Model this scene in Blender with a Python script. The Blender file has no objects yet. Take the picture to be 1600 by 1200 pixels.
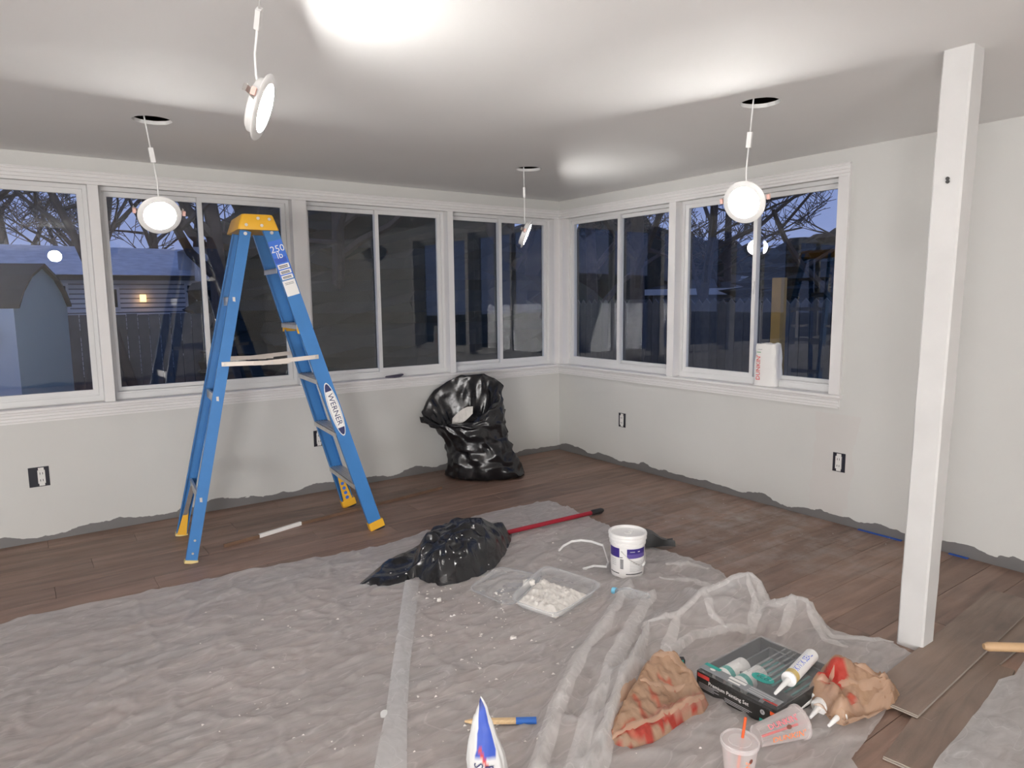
import bpy, bmesh, math, random
from mathutils import Vector, Matrix, noise, geometry
random.seed(7)
C = bpy.context.scene
COL = C.collection
V = Vector
# ------------------------------------------------------------------ camera
FPX = 1071.9                       # focal length in pixels of the 1600x1200 frame
CAM = V((-3.737, -4.475, 1.305))
YAW, PIT, ROL = math.radians(35.897), math.radians(-7.183), math.radians(-0.607)
FW = V((math.cos(PIT)*math.sin(YAW), math.cos(PIT)*math.cos(YAW), math.sin(PIT)))
_r = V((math.cos(YAW), -math.sin(YAW), 0)); _u = _r.cross(FW)
RT = _r*math.cos(ROL)+_u*math.sin(ROL); UP = -_r*math.sin(ROL)+_u*math.cos(ROL)
cd = bpy.data.cameras.new('camera'); cam = bpy.data.objects.new('camera', cd); COL.objects.link(cam)
cd.sensor_width = 36; cd.lens = FPX*36/1600; cd.clip_start = .05; cd.clip_end = 300
cam.matrix_world = Matrix(((RT.x, UP.x, -FW.x, CAM.x), (RT.y, UP.y, -FW.y, CAM.y), (RT.z, UP.z, -FW.z, CAM.z), (0, 0, 0, 1)))
C.camera = cam
# ------------------------------------------------------------------ world: dusk sky
w = bpy.data.worlds.new('dusk'); C.world = w; w.use_nodes = True
nt = w.node_tree; nt.nodes.clear()
wo = nt.nodes.new('ShaderNodeOutputWorld'); bg = nt.nodes.new('ShaderNodeBackground')
tc = nt.nodes.new('ShaderNodeTexCoord'); sx = nt.nodes.new('ShaderNodeSeparateXYZ'); cr = nt.nodes.new('ShaderNodeValToRGB')
nt.links.new(tc.outputs['Generated'], sx.inputs[0]); nt.links.new(sx.outputs['Z'], cr.inputs[0])
cr.color_ramp.elements[0].position = 0.0; cr.color_ramp.elements[0].color = (.225, .28, .52, 1)
cr.color_ramp.elements[1].position = .6; cr.color_ramp.elements[1].color = (.145, .205, .45, 1)
nt.links.new(cr.outputs[0], bg.inputs[0]); nt.links.new(bg.outputs[0], wo.inputs[0])
bg.inputs[1].default_value = 1.2
# ------------------------------------------------------------------ exposure
C.view_settings.view_transform = 'Standard'; C.view_settings.look = 'None'
C.view_settings.exposure = 0.15; C.view_settings.gamma = 1.0; C.view_settings.use_curve_mapping = False
C.cycles.max_bounces = 10; C.cycles.diffuse_bounces = 5; C.cycles.glossy_bounces = 4
C.cycles.transmission_bounces = 6; C.cycles.transparent_max_bounces = 24
C.cycles.caustics_reflective = False; C.cycles.caustics_refractive = False
LAMP = 188.0
# unseen area lights added as soft fill, behind and beside the camera
al = bpy.data.lights.new('rear_fill_light', 'AREA'); al.shape = 'RECTANGLE'; al.size = 2.7; al.size_y = 1.9; al.energy = 215; al.color = (1, .985, .975)
ao = bpy.data.objects.new('rear_fill_light', al); COL.objects.link(ao); ao.location = (-5.65, -8.12, .95); ao.rotation_euler = (math.radians(112), 0, 0)
a2_ = al.copy(); a2_.energy = 290; a2_.size = 2.0
ao2 = bpy.data.objects.new('side_fill_light', a2_); COL.objects.link(ao2); ao2.location = (-7.12, -6.1, .95); ao2.rotation_euler = (math.radians(112), 0, math.radians(-90))  # second added fill, from the side

# ------------------------------------------------------------------ measuring helpers
def ray(px, py): return FW + RT*((px-800)/FPX) - UP*((py-600)/FPX)
def fl(px, py, z=0.0):
    d = ray(px, py); t = (z-CAM.z)/d.z; return CAM+d*t
def ext(px, py, depth): return CAM+ray(px, py)*depth
def pln(px, py, ax, v):
    d = ray(px, py); return CAM+d*((v-CAM[ax])/d[ax])

# ------------------------------------------------------------------ materials
def srgb(r, g, b):
    f = lambda c: (c/12.92 if c <= .04045 else ((c+.055)/1.055)**2.4)
    return (f(r/255), f(g/255), f(b/255))
def nm(m): return m.node_tree.nodes, m.node_tree.links
def mat(name, col, rough=.5, metal=0, var=0, vscale=6, bump=0, bscale=60, spec=.5, emit=None, stretch=None, trans=0, sss=0, rnd=0, bdet=4, coat=0):
    m = bpy.data.materials.new(name); m.use_nodes = True
    N, L = nm(m); b = N['Principled BSDF']
    b.inputs['Base Color'].default_value = (*col, 1); b.inputs['Roughness'].default_value = rough
    b.inputs['Metallic'].default_value = metal; b.inputs['Specular IOR Level'].default_value = spec
    b.inputs['Coat Weight'].default_value = coat
    if trans: b.inputs['Transmission Weight'].default_value = trans
    if emit: b.inputs['Emission Color'].default_value = (*emit[:3], 1); b.inputs['Emission Strength'].default_value = emit[3]
    if var or bump:
        t = N.new('ShaderNodeTexCoord'); mp = N.new('ShaderNodeMapping'); L.new(t.outputs['Object'], mp.inputs[0])
        if stretch: mp.inputs['Scale'].default_value = stretch
    last = None
    if var:
        n = N.new('ShaderNodeTexNoise'); n.inputs['Scale'].default_value = vscale; n.inputs['Detail'].default_value = 5; L.new(mp.outputs[0], n.inputs['Vector'])
        r = N.new('ShaderNodeMapRange'); r.inputs[1].default_value = .3; r.inputs[2].default_value = .7; r.inputs[3].default_value = 1-var; r.inputs[4].default_value = 1+var
        L.new(n.outputs['Fac'], r.inputs[0])
        mx = N.new('ShaderNodeMix'); mx.data_type = 'RGBA'; mx.blend_type = 'MULTIPLY'; mx.inputs[0].default_value = 1
        mx.inputs[6].default_value = (*col, 1); L.new(r.outputs[0], mx.inputs[7]); last = mx.outputs[2]
    if rnd:
        oi = N.new('ShaderNodeObjectInfo'); r = N.new('ShaderNodeMapRange'); r.inputs[3].default_value = 1-rnd; r.inputs[4].default_value = 1+rnd
        L.new(oi.outputs['Random'], r.inputs[0])
        mx = N.new('ShaderNodeMix'); mx.data_type = 'RGBA'; mx.blend_type = 'MULTIPLY'; mx.inputs[0].default_value = 1
        mx.inputs[6].default_value = (*col, 1)
        if last: L.new(last, mx.inputs[6])
        L.new(r.outputs[0], mx.inputs[7]); last = mx.outputs[2]
    if last: L.new(last, b.inputs['Base Color'])
    if bump:
        n = N.new('ShaderNodeTexNoise'); n.inputs['Scale'].default_value = bscale; n.inputs['Detail'].default_value = bdet; L.new(mp.outputs[0], n.inputs['Vector'])
        bp = N.new('ShaderNodeBump'); bp.inputs['Strength'].default_value = bump; bp.inputs['Distance'].default_value = .01
        L.new(n.outputs['Fac'], bp.inputs['Height']); L.new(bp.outputs[0], b.inputs['Normal'])
    return m

def wall_mat():
    m = mat('wall_paint', (.60, .60, .58), .42, var=.03, vscale=1.2, bump=.04, bscale=140)
    N, L = nm(m); b = N['Principled BSDF']; src = b.inputs['Base Color'].links[0].from_socket
    g = N.new('ShaderNodeNewGeometry'); s = N.new('ShaderNodeSeparateXYZ'); L.new(g.outputs['Position'], s.inputs[0])
    n = N.new('ShaderNodeTexNoise'); n.inputs['Scale'].default_value = 3.4; n.inputs['Detail'].default_value = 6
    mp = N.new('ShaderNodeMapping'); mp.inputs['Scale'].default_value = (1, 1, .55); L.new(g.outputs['Position'], mp.inputs[0]); L.new(mp.outputs[0], n.inputs['Vector'])
    n2 = N.new('ShaderNodeTexNoise'); n2.inputs['Scale'].default_value = 34; n2.inputs['Detail'].default_value = 3
    mp2 = N.new('ShaderNodeMapping'); mp2.inputs['Scale'].default_value = (.5, .5, 2); L.new(g.outputs['Position'], mp2.inputs[0]); L.new(mp2.outputs[0], n2.inputs['Vector'])
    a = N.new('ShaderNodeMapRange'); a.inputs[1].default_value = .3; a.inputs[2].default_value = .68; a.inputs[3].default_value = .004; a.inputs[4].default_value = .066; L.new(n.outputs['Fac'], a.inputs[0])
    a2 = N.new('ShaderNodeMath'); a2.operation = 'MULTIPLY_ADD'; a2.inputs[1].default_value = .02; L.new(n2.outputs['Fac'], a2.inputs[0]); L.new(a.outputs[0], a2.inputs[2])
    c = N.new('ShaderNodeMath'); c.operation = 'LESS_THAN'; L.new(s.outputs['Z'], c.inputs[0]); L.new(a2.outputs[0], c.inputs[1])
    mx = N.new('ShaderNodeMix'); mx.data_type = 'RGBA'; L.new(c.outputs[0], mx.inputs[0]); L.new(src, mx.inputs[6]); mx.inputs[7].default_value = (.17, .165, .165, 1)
    # a patch of older paint below the end of the side wall's sill
    def op(o_, a_, b_=None, v=None):
        k = N.new('ShaderNodeMath'); k.operation = o_; L.new(a_, k.inputs[0])
        if b_ is not None: L.new(b_, k.inputs[1])
        if v is not None: k.inputs[1].default_value = v
        return k.outputs[0]
    ds = op('ABSOLUTE', op('ADD', s.outputs['Y'], v=2.41)); ed = op('ADD', ds, op('MULTIPLY', op('SUBTRACT', n.outputs['Fac'], v=.5), v=.45))
    msk = op('MULTIPLY', op('MULTIPLY', op('LESS_THAN', ed, v=.10), op('GREATER_THAN', s.outputs['X'], v=-.02)), op('LESS_THAN', s.outputs['Z'], v=.63))
    m3 = N.new('ShaderNodeMix'); m3.data_type = 'RGBA'; L.new(op('MULTIPLY', msk, v=.45), m3.inputs[0]); L.new(src, m3.inputs[6]); m3.inputs[7].default_value = (.60, .565, .545, 1); L.new(m3.outputs[2], mx.inputs[6])
    L.new(mx.outputs[2], b.inputs['Base Color'])
    return m
def plank_mat(name, col, dust=True):
    m = mat(name, col, .5, rnd=.16, bump=.12, bscale=9, stretch=(2.2, 34, 34)); N, L = nm(m); b = N['Principled BSDF']
    src = b.inputs['Base Color'].links[0].from_socket
    t = N.new('ShaderNodeTexCoord'); oi = N.new('ShaderNodeObjectInfo')
    vm = N.new('ShaderNodeVectorMath'); vm.operation = 'ADD'; L.new(t.outputs['Object'], vm.inputs[0])
    cx = N.new('ShaderNodeMath'); cx.operation = 'MULTIPLY'; cx.inputs[1].default_value = 37; L.new(oi.outputs['Random'], cx.inputs[0]); L.new(cx.outputs[0], vm.inputs[1])
    mp = N.new('ShaderNodeMapping'); mp.inputs['Scale'].default_value = (1.1, 9, 1); L.new(vm.outputs[0], mp.inputs[0])
    n = N.new('ShaderNodeTexNoise'); n.inputs['Scale'].default_value = 2.2; n.inputs['Detail'].default_value = 7; n.inputs['Distortion'].default_value = .6; L.new(mp.outputs[0], n.inputs['Vector'])
    r = N.new('ShaderNodeMapRange'); r.inputs[1].default_value = .28; r.inputs[2].default_value = .72; r.inputs[3].default_value = .66; r.inputs[4].default_value = 1.34; L.new(n.outputs['Fac'], r.inputs[0])
    mx = N.new('ShaderNodeMix'); mx.data_type = 'RGBA'; mx.blend_type = 'MULTIPLY'; mx.inputs[0].default_value = 1; L.new(src, mx.inputs[6]); L.new(r.outputs[0], mx.inputs[7])
    out = mx.outputs[2]
    if dust:   # sanding dust trodden into the boards
        g = N.new('ShaderNodeNewGeometry'); d = N.new('ShaderNodeVectorMath'); d.operation = 'DISTANCE'; L.new(g.outputs['Position'], d.inputs[0]); d.inputs[1].default_value = (-.42, -2.2, 0)
        f = N.new('ShaderNodeMapRange'); f.inputs[1].default_value = 1.0; f.inputs[2].default_value = 0.1; f.inputs[3].default_value = .0; f.inputs[4].default_value = .75; L.new(d.outputs['Value'], f.inputs[0])
        n3 = N.new('ShaderNodeTexNoise'); n3.inputs['Scale'].default_value = 5; n3.inputs['Detail'].default_value = 9; n3.inputs['Roughness'].default_value = .7; L.new(g.outputs['Position'], n3.inputs['Vector'])
        r3 = N.new('ShaderNodeMapRange'); r3.inputs[1].default_value = .45; r3.inputs[2].default_value = .75; L.new(n3.outputs['Fac'], r3.inputs[0])
        mu = N.new('ShaderNodeMath'); mu.operation = 'MULTIPLY'; L.new(f.outputs[0], mu.inputs[0]); L.new(r3.outputs[0], mu.inputs[1])
        ad = N.new('ShaderNodeMath'); ad.operation = 'MULTIPLY_ADD'; L.new(r3.outputs[0], ad.inputs[0]); ad.inputs[1].default_value = .10; L.new(mu.outputs[0], ad.inputs[2])
        m2 = N.new('ShaderNodeMix'); m2.data_type = 'RGBA'; L.new(ad.outputs[0], m2.inputs[0]); L.new(out, m2.inputs[6]); m2.inputs[7].default_value = (.42, .39, .37, 1); out = m2.outputs[2]
    L.new(out, b.inputs['Base Color']); return m
def film_mat(name, col, base, graze, rough=.3, bump=.25, bscale=14, stretch=(1, 5, 3), transl=.35, mottle=0, dbump=0):
    """thin plastic film: partly see-through, cloudier along the film; a glossy skin carries the wrinkles"""
    m = bpy.data.materials.new(name); m.use_nodes = True; N, L = nm(m); b = N['Principled BSDF']; o = N['Material Output']
    b.inputs['Base Color'].default_value = (*col, 1); b.inputs['Roughness'].default_value = .6 if bump else rough; b.inputs['Specular IOR Level'].default_value = .2 if bump else .5
    tr = N.new('ShaderNodeBsdfTransparent'); tl = N.new('ShaderNodeBsdfTranslucent'); tl.inputs[0].default_value = (*col, 1)
    m1 = N.new('ShaderNodeMixShader'); m1.inputs[0].default_value = transl; L.new(b.outputs[0], m1.inputs[1]); L.new(tl.outputs[0], m1.inputs[2])
    lw = N.new('ShaderNodeLayerWeight'); lw.inputs[0].default_value = .3
    mr = N.new('ShaderNodeMapRange'); mr.inputs[3].default_value = base; mr.inputs[4].default_value = graze; L.new(lw.outputs['Facing'], mr.inputs[0]); fac = mr.outputs[0]
    m2 = N.new('ShaderNodeMixShader'); L.new(tr.outputs[0], m2.inputs[1]); L.new(m1.outputs[0], m2.inputs[2]); L.new(m2.outputs[0], o.inputs[0])
    if bump or mottle:
        t = N.new('ShaderNodeTexCoord'); mp = N.new('ShaderNodeMapping'); mp.inputs['Scale'].default_value = stretch; mp.inputs['Rotation'].default_value = (0, 0, -.25); L.new(t.outputs['Object'], mp.inputs[0])
        n = N.new('ShaderNodeTexNoise'); n.inputs['Scale'].default_value = bscale; n.inputs['Detail'].default_value = 6; n.inputs['Distortion'].default_value = 1.0; L.new(mp.outputs[0], n.inputs['Vector'])
        # thin crease lines: where a stretched noise crosses its middle
        n2 = N.new('ShaderNodeTexNoise'); n2.inputs['Scale'].default_value = bscale*.30; n2.inputs['Detail'].default_value = 2; n2.inputs['Distortion'].default_value = .5; L.new(mp.outputs[0], n2.inputs['Vector'])
        s_ = N.new('ShaderNodeMath'); s_.operation = 'SUBTRACT'; s_.inputs[1].default_value = .5; L.new(n2.outputs['Fac'], s_.inputs[0])
        ab = N.new('ShaderNodeMath'); ab.operation = 'ABSOLUTE'; L.new(s_.outputs[0], ab.inputs[0])
        cl = N.new('ShaderNodeMapRange'); cl.inputs[1].default_value = 0; cl.inputs[2].default_value = .012; cl.inputs[3].default_value = 1; cl.inputs[4].default_value = 0; L.new(ab.outputs[0], cl.inputs[0])
        ma = N.new('ShaderNodeMath'); ma.operation = 'MULTIPLY_ADD'; ma.inputs[1].default_value = .35; L.new(cl.outputs[0], ma.inputs[0]); L.new(n.outputs['Fac'], ma.inputs[2])
        bp = N.new('ShaderNodeBump'); bp.inputs['Strength'].default_value = bump; bp.inputs['Distance'].default_value = .012; L.new(ma.outputs[0], bp.inputs['Height'])
        b.inputs['Coat Weight'].default_value = .8; b.inputs['Coat Roughness'].default_value = rough; L.new(bp.outputs[0], b.inputs['Coat Normal'])
        if dbump:
            b2 = N.new('ShaderNodeBump'); b2.inputs['Strength'].default_value = dbump; b2.inputs['Distance'].default_value = .012; L.new(n.outputs['Fac'], b2.inputs['Height']); L.new(b2.outputs[0], b.inputs['Normal']); L.new(b2.outputs[0], tl.inputs['Normal'])
        if mottle:
            q = N.new('ShaderNodeMapRange'); q.inputs[1].default_value = .3; q.inputs[2].default_value = .7; q.inputs[3].default_value = -mottle; q.inputs[4].default_value = mottle; L.new(n.outputs['Fac'], q.inputs[0])
            a1 = N.new('ShaderNodeMath'); a1.operation = 'ADD'; L.new(fac, a1.inputs[0]); L.new(q.outputs[0], a1.inputs[1])
            a2 = N.new('ShaderNodeMath'); a2.operation = 'MULTIPLY_ADD'; a2.use_clamp = True; a2.inputs[1].default_value = .13; L.new(cl.outputs[0], a2.inputs[0]); L.new(a1.outputs[0], a2.inputs[2]); fac = a2.outputs[0]
    L.new(fac, m2.inputs[0])
    return m
def glass_mat(name, ior=1.9, tint=(.94, .96, .96)):
    m = bpy.data.materials.new(name); m.use_nodes = True; N, L = nm(m); o = N['Material Output']; N.remove(N['Principled BSDF'])
    tr = N.new('ShaderNodeBsdfTransparent'); tr.inputs[0].default_value = (*tint, 1); gl = N.new('ShaderNodeBsdfGlossy'); gl.inputs['Roughness'].default_value = 0.0
    fr = N.new('ShaderNodeFresnel'); fr.inputs[0].default_value = ior; g = N.new('ShaderNodeNewGeometry')
    iv = N.new('ShaderNodeMath'); iv.operation = 'SUBTRACT'; iv.inputs[0].default_value = 1; L.new(g.outputs['Backfacing'], iv.inputs[1])
    mu = N.new('ShaderNodeMath'); mu.operation = 'MULTIPLY'; L.new(fr.outputs[0], mu.inputs[0]); L.new(iv.outputs[0], mu.inputs[1])
    mx = N.new('ShaderNodeMixShader'); L.new(mu.outputs[0], mx.inputs[0]); L.new(tr.outputs[0], mx.inputs[1]); L.new(gl.outputs[0], mx.inputs[2]); L.new(mx.outputs[0], o.inputs[0])
    return m
def attr_mat(name, rough, bump, bscale, film=None, transl=.3, stretch=(1, 1, 1)):
    """colour printed per vertex (flat print on bags)"""
    m = film_mat(name, (1, 1, 1), film[0], film[1], .3, bump, bscale, stretch, transl, 0, .4) if film else mat(name, (1, 1, 1), rough, bump=bump, bscale=bscale)
    N, L = nm(m); a = N.new('ShaderNodeVertexColor'); a.layer_name = 'print'
    L.new(a.outputs[0], N['Principled BSDF'].inputs['Base Color'])
    for n in N:
        if n.type == 'BSDF_TRANSLUCENT': L.new(a.outputs[0], n.inputs[0])
    return m

MW = wall_mat()
M = dict(
 trim=mat('trim_paint', (.74, .73, .725), .35, var=.02, vscale=3), vinyl=mat('vinyl', (.68, .68, .68), .35),
 ceiling=mat('ceiling_paint', (.80, .80, .79), .75, var=.012, vscale=2, bump=.03, bscale=90), plenum=mat('plenum_wood', (.05, .03, .022), .9),
 plank=plank_mat('floor_plank', (.222, .140, .106)), loose=plank_mat('loose_plank', (.195, .138, .108)), subfloor=mat('subfloor', (.12, .09, .07), .9),
 core=mat('plank_core', (.33, .29, .25), .8), glass=glass_mat('pane_glass'), black=mat('black_plastic', (.012, .012, .013), .4), dark=mat('outlet_recess_shade', (.012, .012, .022), .6),
 white=mat('white_plastic', (.78, .78, .77), .35), outlet=mat('outlet_white', (.72, .71, .69), .4), slot=mat('slot', (.05, .05, .05), .6),
 blue=mat('fibreglass_blue', (.040, .185, .47), .42, var=.06, vscale=9), yellow=mat('ladder_yellow', (.78, .42, .03), .45), alu=mat('aluminium', (.62, .60, .58), .38, metal=.75, var=.08, vscale=20),
 rubber=mat('rubber', (.03, .03, .035), .8), steel=mat('steel', (.7, .68, .66), .3, metal=.9), sticker=mat('sticker_white', (.8, .79, .77), .5), ink=mat('ink', (.02, .02, .03), .5),
 stickerblue=mat('sticker_blue', (.045, .16, .62), .5), bag=mat('black_film', (.008, .008, .010), .24, bump=.45, bscale=16, spec=.6, bdet=3), bagdust=mat('plaster', (.72, .69, .65), .9, var=.08, vscale=40),
 film=film_mat('drop_sheet_film', (.78, .765, .762), .46, .97, .16, .9, 8, (1.0, 3.5, 3), .35, .07, .04), fold=film_mat('folded_film', (.76, .755, .755), .60, .98, .2, .5, 10, (3, 2, 3), .3, .06),
 bucket=mat('bucket_white', (.80, .79, .78), .32), purple=mat('label_purple', (.040, .022, .20), .4), purple2=mat('label_violet', (.12, .085, .32), .4), grey=mat('label_grey', (.45, .45, .46), .5),
 red=mat('red_paint', (.30, .008, .022), .35), clear=film_mat('clear_plastic', (.72, .74, .76), .16, .85, .15, .15, 22, (1, 1, 1), .1), lidfilm=film_mat('clear_blister', (.62, .63, .64), .07, .55, .09, .05, 9, (1, 1, 1), .1),
 cupfilm=film_mat('cup_plastic', (.80, .74, .73), .22, .92, .16, 0, 9, (1, 1, 1), .2), capblue=mat('cap_blue', (.22, .62, .85), .35), wood=mat('raw_pine', (.66, .47, .26), .6, var=.14, vscale=14, stretch=(2, 14, 14)),
 stickblue=mat('dip_blue', (.03, .15, .55), .4), tanwood=mat('tan_stick', (.52, .34, .19), .5, var=.12, vscale=10), carton=mat('carton_black', (.022, .021, .020), .45), teal=mat('teal', (.02, .34, .29), .45),
 tealdark=mat('teal_ring', (.03, .22, .20), .4), foam=mat('roller_nap', (.80, .79, .77), .9, bump=.3, bscale=120), tray=mat('tray_grey', (.06, .062, .066), .4), panelgrey=mat('print_grey', (.24, .25, .26), .4), redtag=mat('tag_red', (.42, .04, .035), .45),
 orange=mat('straw_orange', (.72, .095, .02), .4), orangeprint=mat('print_orange', (.80, .19, .035), .5), brown=mat('print_brown', (.16, .05, .035), .5), pink=mat('print_pink', (.80, .16, .20), .5), ribbon=mat('clip_red', (.80, .50, .44), .5),
 capblk=mat('grip_black', (.015, .015, .016), .5), purplepad=mat('sanding_pad', (.085, .075, .11), .95, bump=.3, bscale=120), paper=mat('paper_white', (.76, .755, .74), .7, bump=.12, bscale=18), printred=mat('print_red', (.66, .03, .03), .5), printgreen=mat('print_green', (.2, .42, .25), .6),
 bluetape=mat('blue_tape', (.02, .09, .42), .6), brownstick=mat('stained_stick', (.17, .10, .065), .5, var=.15, vscale=12), strip=mat('strip_white', (.78, .77, .75), .4), liner=mat('liner_gold', (.55, .42, .16), .4), bluetxt=mat('print_blue', (.05, .12, .62), .5), navy=mat('print_navy', (.025, .03, .11), .5),
 tan=attr_mat('tan_film', .42, .8, 26, (.70, .97), .4), easy=attr_mat('poly_sack', .42, .22, 20), siding=mat('siding', (.82, .82, .83), .7), shingle=mat('shingle', (.60, .60, .62), .9, var=.15, vscale=4), shingledark=mat('shingle_dark', (.03, .03, .033), .9, var=.2, vscale=6),
 shed=mat('shed_teal', (.55, .74, .72), .7), shedblue=mat('shed_blue', (.75, .82, .86), .7), housewin=mat('house_window', (.015, .016, .02), .2), fence=mat('fence_board', (.17, .165, .16), .9, var=.15, vscale=8, rnd=.15), fencepost=mat('new_post', (.50, .30, .085), .8, var=.1, vscale=6),
 bark=mat('bark', (.075, .062, .060), .95, var=.25, vscale=9), evergreen=mat('evergreen', (.018, .024, .022), .95, var=.3, vscale=2), lawn=mat('lawn', (.030, .045, .025), .95, var=.3, vscale=3), brick=mat('brick_wall', (.20, .12, .085), .9, var=.2, vscale=12),
 porch=mat('porch_glow', (1, .6, .3), .5, emit=(1, .55, .22, 3.0)), hill=mat('hill', (.02, .025, .03), 1), grout=mat('flake', (.75, .73, .70), .9),
)
M['lampface'] = mat('lamp_diffuser', (.9, .9, .9), .5, emit=(1.0, .97, .935, LAMP))

# ------------------------------------------------------------------ mesh builder
class MB:
    def __init__(s): s.v = []; s.f = []; s.mi = []; s.col = None
    def add(s, vs, fs, mi=0):
        n = len(s.v); s.v += [V(p) for p in vs]; s.f += [tuple(i+n for i in f) for f in fs]; s.mi += [mi]*len(fs); return s
    def box(s, x0, x1, y0, y1, z0, z1, mi=0, bev=0, mtx=None):
        if bev:
            bm = bmesh.new(); bmesh.ops.create_cube(bm, size=1, matrix=Matrix.Translation(((x0+x1)/2, (y0+y1)/2, (z0+z1)/2)) @ Matrix.Diagonal((abs(x1-x0), abs(y1-y0), abs(z1-z0), 1)))
            bmesh.ops.bevel(bm, geom=bm.edges[:], offset=bev, segments=2, profile=.6, affect='EDGES', clamp_overlap=True)
            vs = [v.co.copy() for v in bm.verts]; bm.verts.index_update(); fs = [[v.index for v in f.verts] for f in bm.faces]; bm.free()
        else:
            vs = [V((x, y, z)) for x in (x0, x1) for y in (y0, y1) for z in (z0, z1)]
            fs = [(0, 1, 3, 2), (4, 6, 7, 5), (0, 4, 5, 1), (2, 3, 7, 6), (0, 2, 6, 4), (1, 5, 7, 3)]
        if mtx: vs = [mtx @ v for v in vs]
        return s.add(vs, fs, mi)
    def prism(s, prof, p0, p1, xa, ya, mi=0, cap=True, prof2=None):
        p0, p1 = V(p0), V(p1); n = len(prof); prof2 = prof2 or prof
        vs = [p0+xa*a+ya*b for a, b in prof]+[p1+xa*a+ya*b for a, b in prof2]
        fs = [(i, (i+1) % n, n+(i+1) % n, n+i) for i in range(n)]
        if cap: fs += [tuple(range(n))[::-1], tuple(range(n, 2*n))]
        return s.add(vs, fs, mi)
    def bar(s, p0, p1, wx, wy, xa, mi=0):
        p0, p1 = V(p0), V(p1); d = (p1-p0).normalized(); ya = d.cross(V(xa)).normalized(); xa = ya.cross(d).normalized()
        return s.prism([(-wx/2, -wy/2), (wx/2, -wy/2), (wx/2, wy/2), (-wx/2, wy/2)], p0, p1, xa, ya, mi)
    def tube(s, pts, r, n=8, mi=0, cap=True):
        pts = [V(p) for p in pts]; rs = r if isinstance(r, (list, tuple)) else [r]*len(pts); base = len(s.v); prev = None
        for i, p in enumerate(pts):
            t = (pts[min(i+1, len(pts)-1)]-pts[max(i-1, 0)]).normalized()
            if prev is None: a = t.orthogonal().normalized()
            else:
                a = prev-t*prev.dot(t); a = a.normalized() if a.length > 1e-6 else t.orthogonal().normalized()
            prev = a; b = t.cross(a)
            s.v += [p+(a*math.cos(k*2*math.pi/n)+b*math.sin(k*2*math.pi/n))*rs[i] for k in range(n)]
        for i in range(len(pts)-1):
            for k in range(n):
                s.f.append((base+i*n+k, base+i*n+(k+1) % n, base+(i+1)*n+(k+1) % n, base+(i+1)*n+k)); s.mi.append(mi)
        if cap:
            s.f += [tuple(base+k for k in range(n))[::-1], tuple(base+(len(pts)-1)*n+k for k in range(n))]; s.mi += [mi, mi]
        return s
    def lathe(s, prof, n=32, mtx=None, mi=0, mis=None, closed=False):
        base = len(s.v); mtx = mtx or Matrix()
        for r, z in prof:
            for k in range(n): s.v.append(mtx @ V((r*math.cos(2*math.pi*k/n), r*math.sin(2*math.pi*k/n), z)))
        m = len(prof)
        for i in range(m if closed else m-1):
            j = (i+1) % m
            for k in range(n):
                s.f.append((base+i*n+k, base+i*n+(k+1) % n, base+j*n+(k+1) % n, base+j*n+k)); s.mi.append(mis[i] if mis else mi)
        if not closed:
            if prof[0][0] > 1e-5: s.f.append(tuple(base+k for k in range(n))[::-1]); s.mi.append(mi)
            if prof[-1][0] > 1e-5: s.f.append(tuple(base+(m-1)*n+k for k in range(n))); s.mi.append(mi)
        return s
    def rings(s, rr, mi=0, close_end=True, close_start=True):
        n = len(rr[0]); base = len(s.v)
        for r in rr: s.v += [V(p) for p in r]
        for i in range(len(rr)-1):
            for k in range(n):
                s.f.append((base+i*n+k, base+i*n+(k+1) % n, base+(i+1)*n+(k+1) % n, base+(i+1)*n+k)); s.mi.append(mi)
        if close_start: s.f.append(tuple(base+k for k in range(n))[::-1]); s.mi.append(mi)
        if close_end: s.f.append(tuple(base+(len(rr)-1)*n+k for k in range(n))); s.mi.append(mi)
        return s
    def build(s, name, mats, parent=None, world=True, smooth=False, kind=None, recalc=True, colors=None, weld=False):
        me = bpy.data.meshes.new(name); vs = s.v
        if parent is not None and world:
            inv = XF[parent.name].inverted(); vs = [inv @ v for v in vs]
        me.from_pydata([tuple(v) for v in vs], [], s.f)
        mats = mats if isinstance(mats, (list, tuple)) else [mats]
        for m in mats: me.materials.append(m)
        me.polygons.foreach_set('material_index', s.mi)
        if colors:
            ca = me.color_attributes.new('print', 'FLOAT_COLOR', 'POINT')
            for i, c in enumerate(colors): ca.data[i].color = (*c, 1)
        if recalc:
            bm = bmesh.new(); bm.from_mesh(me)
            if weld: bmesh.ops.remove_doubles(bm, verts=bm.verts, dist=1e-5)
            bmesh.ops.recalc_face_normals(bm, faces=bm.faces); bm.to_mesh(me); bm.free()
        if smooth:
            me.polygons.foreach_set('use_smooth', [True]*len(me.polygons))
            if smooth != True: me.set_sharp_from_angle(angle=math.radians(smooth))
        me.update(); o = bpy.data.objects.new(name, me); COL.objects.link(o)
        if parent is not None: o.parent = parent
        if kind: o['kind'] = kind
        XF[o.name] = XF[parent.name] if parent is not None else Matrix()
        return o
XF = {}
def tag(o, label, cat, group=None, kind=None):
    o['label'] = label; o['category'] = cat
    if group: o['group'] = group
    if kind: o['kind'] = kind
    return o
def thing(name, label, cat, loc=(0, 0, 0), rz=0, group=None, kind=None):
    o = bpy.data.objects.new(name, None); COL.objects.link(o); o.empty_display_size = .05
    o.location = loc; o.rotation_euler = (0, 0, rz); XF[o.name] = Matrix.Translation(V(loc)) @ Matrix.Rotation(rz, 4, 'Z')
    return tag(o, label, cat, group, kind)
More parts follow.
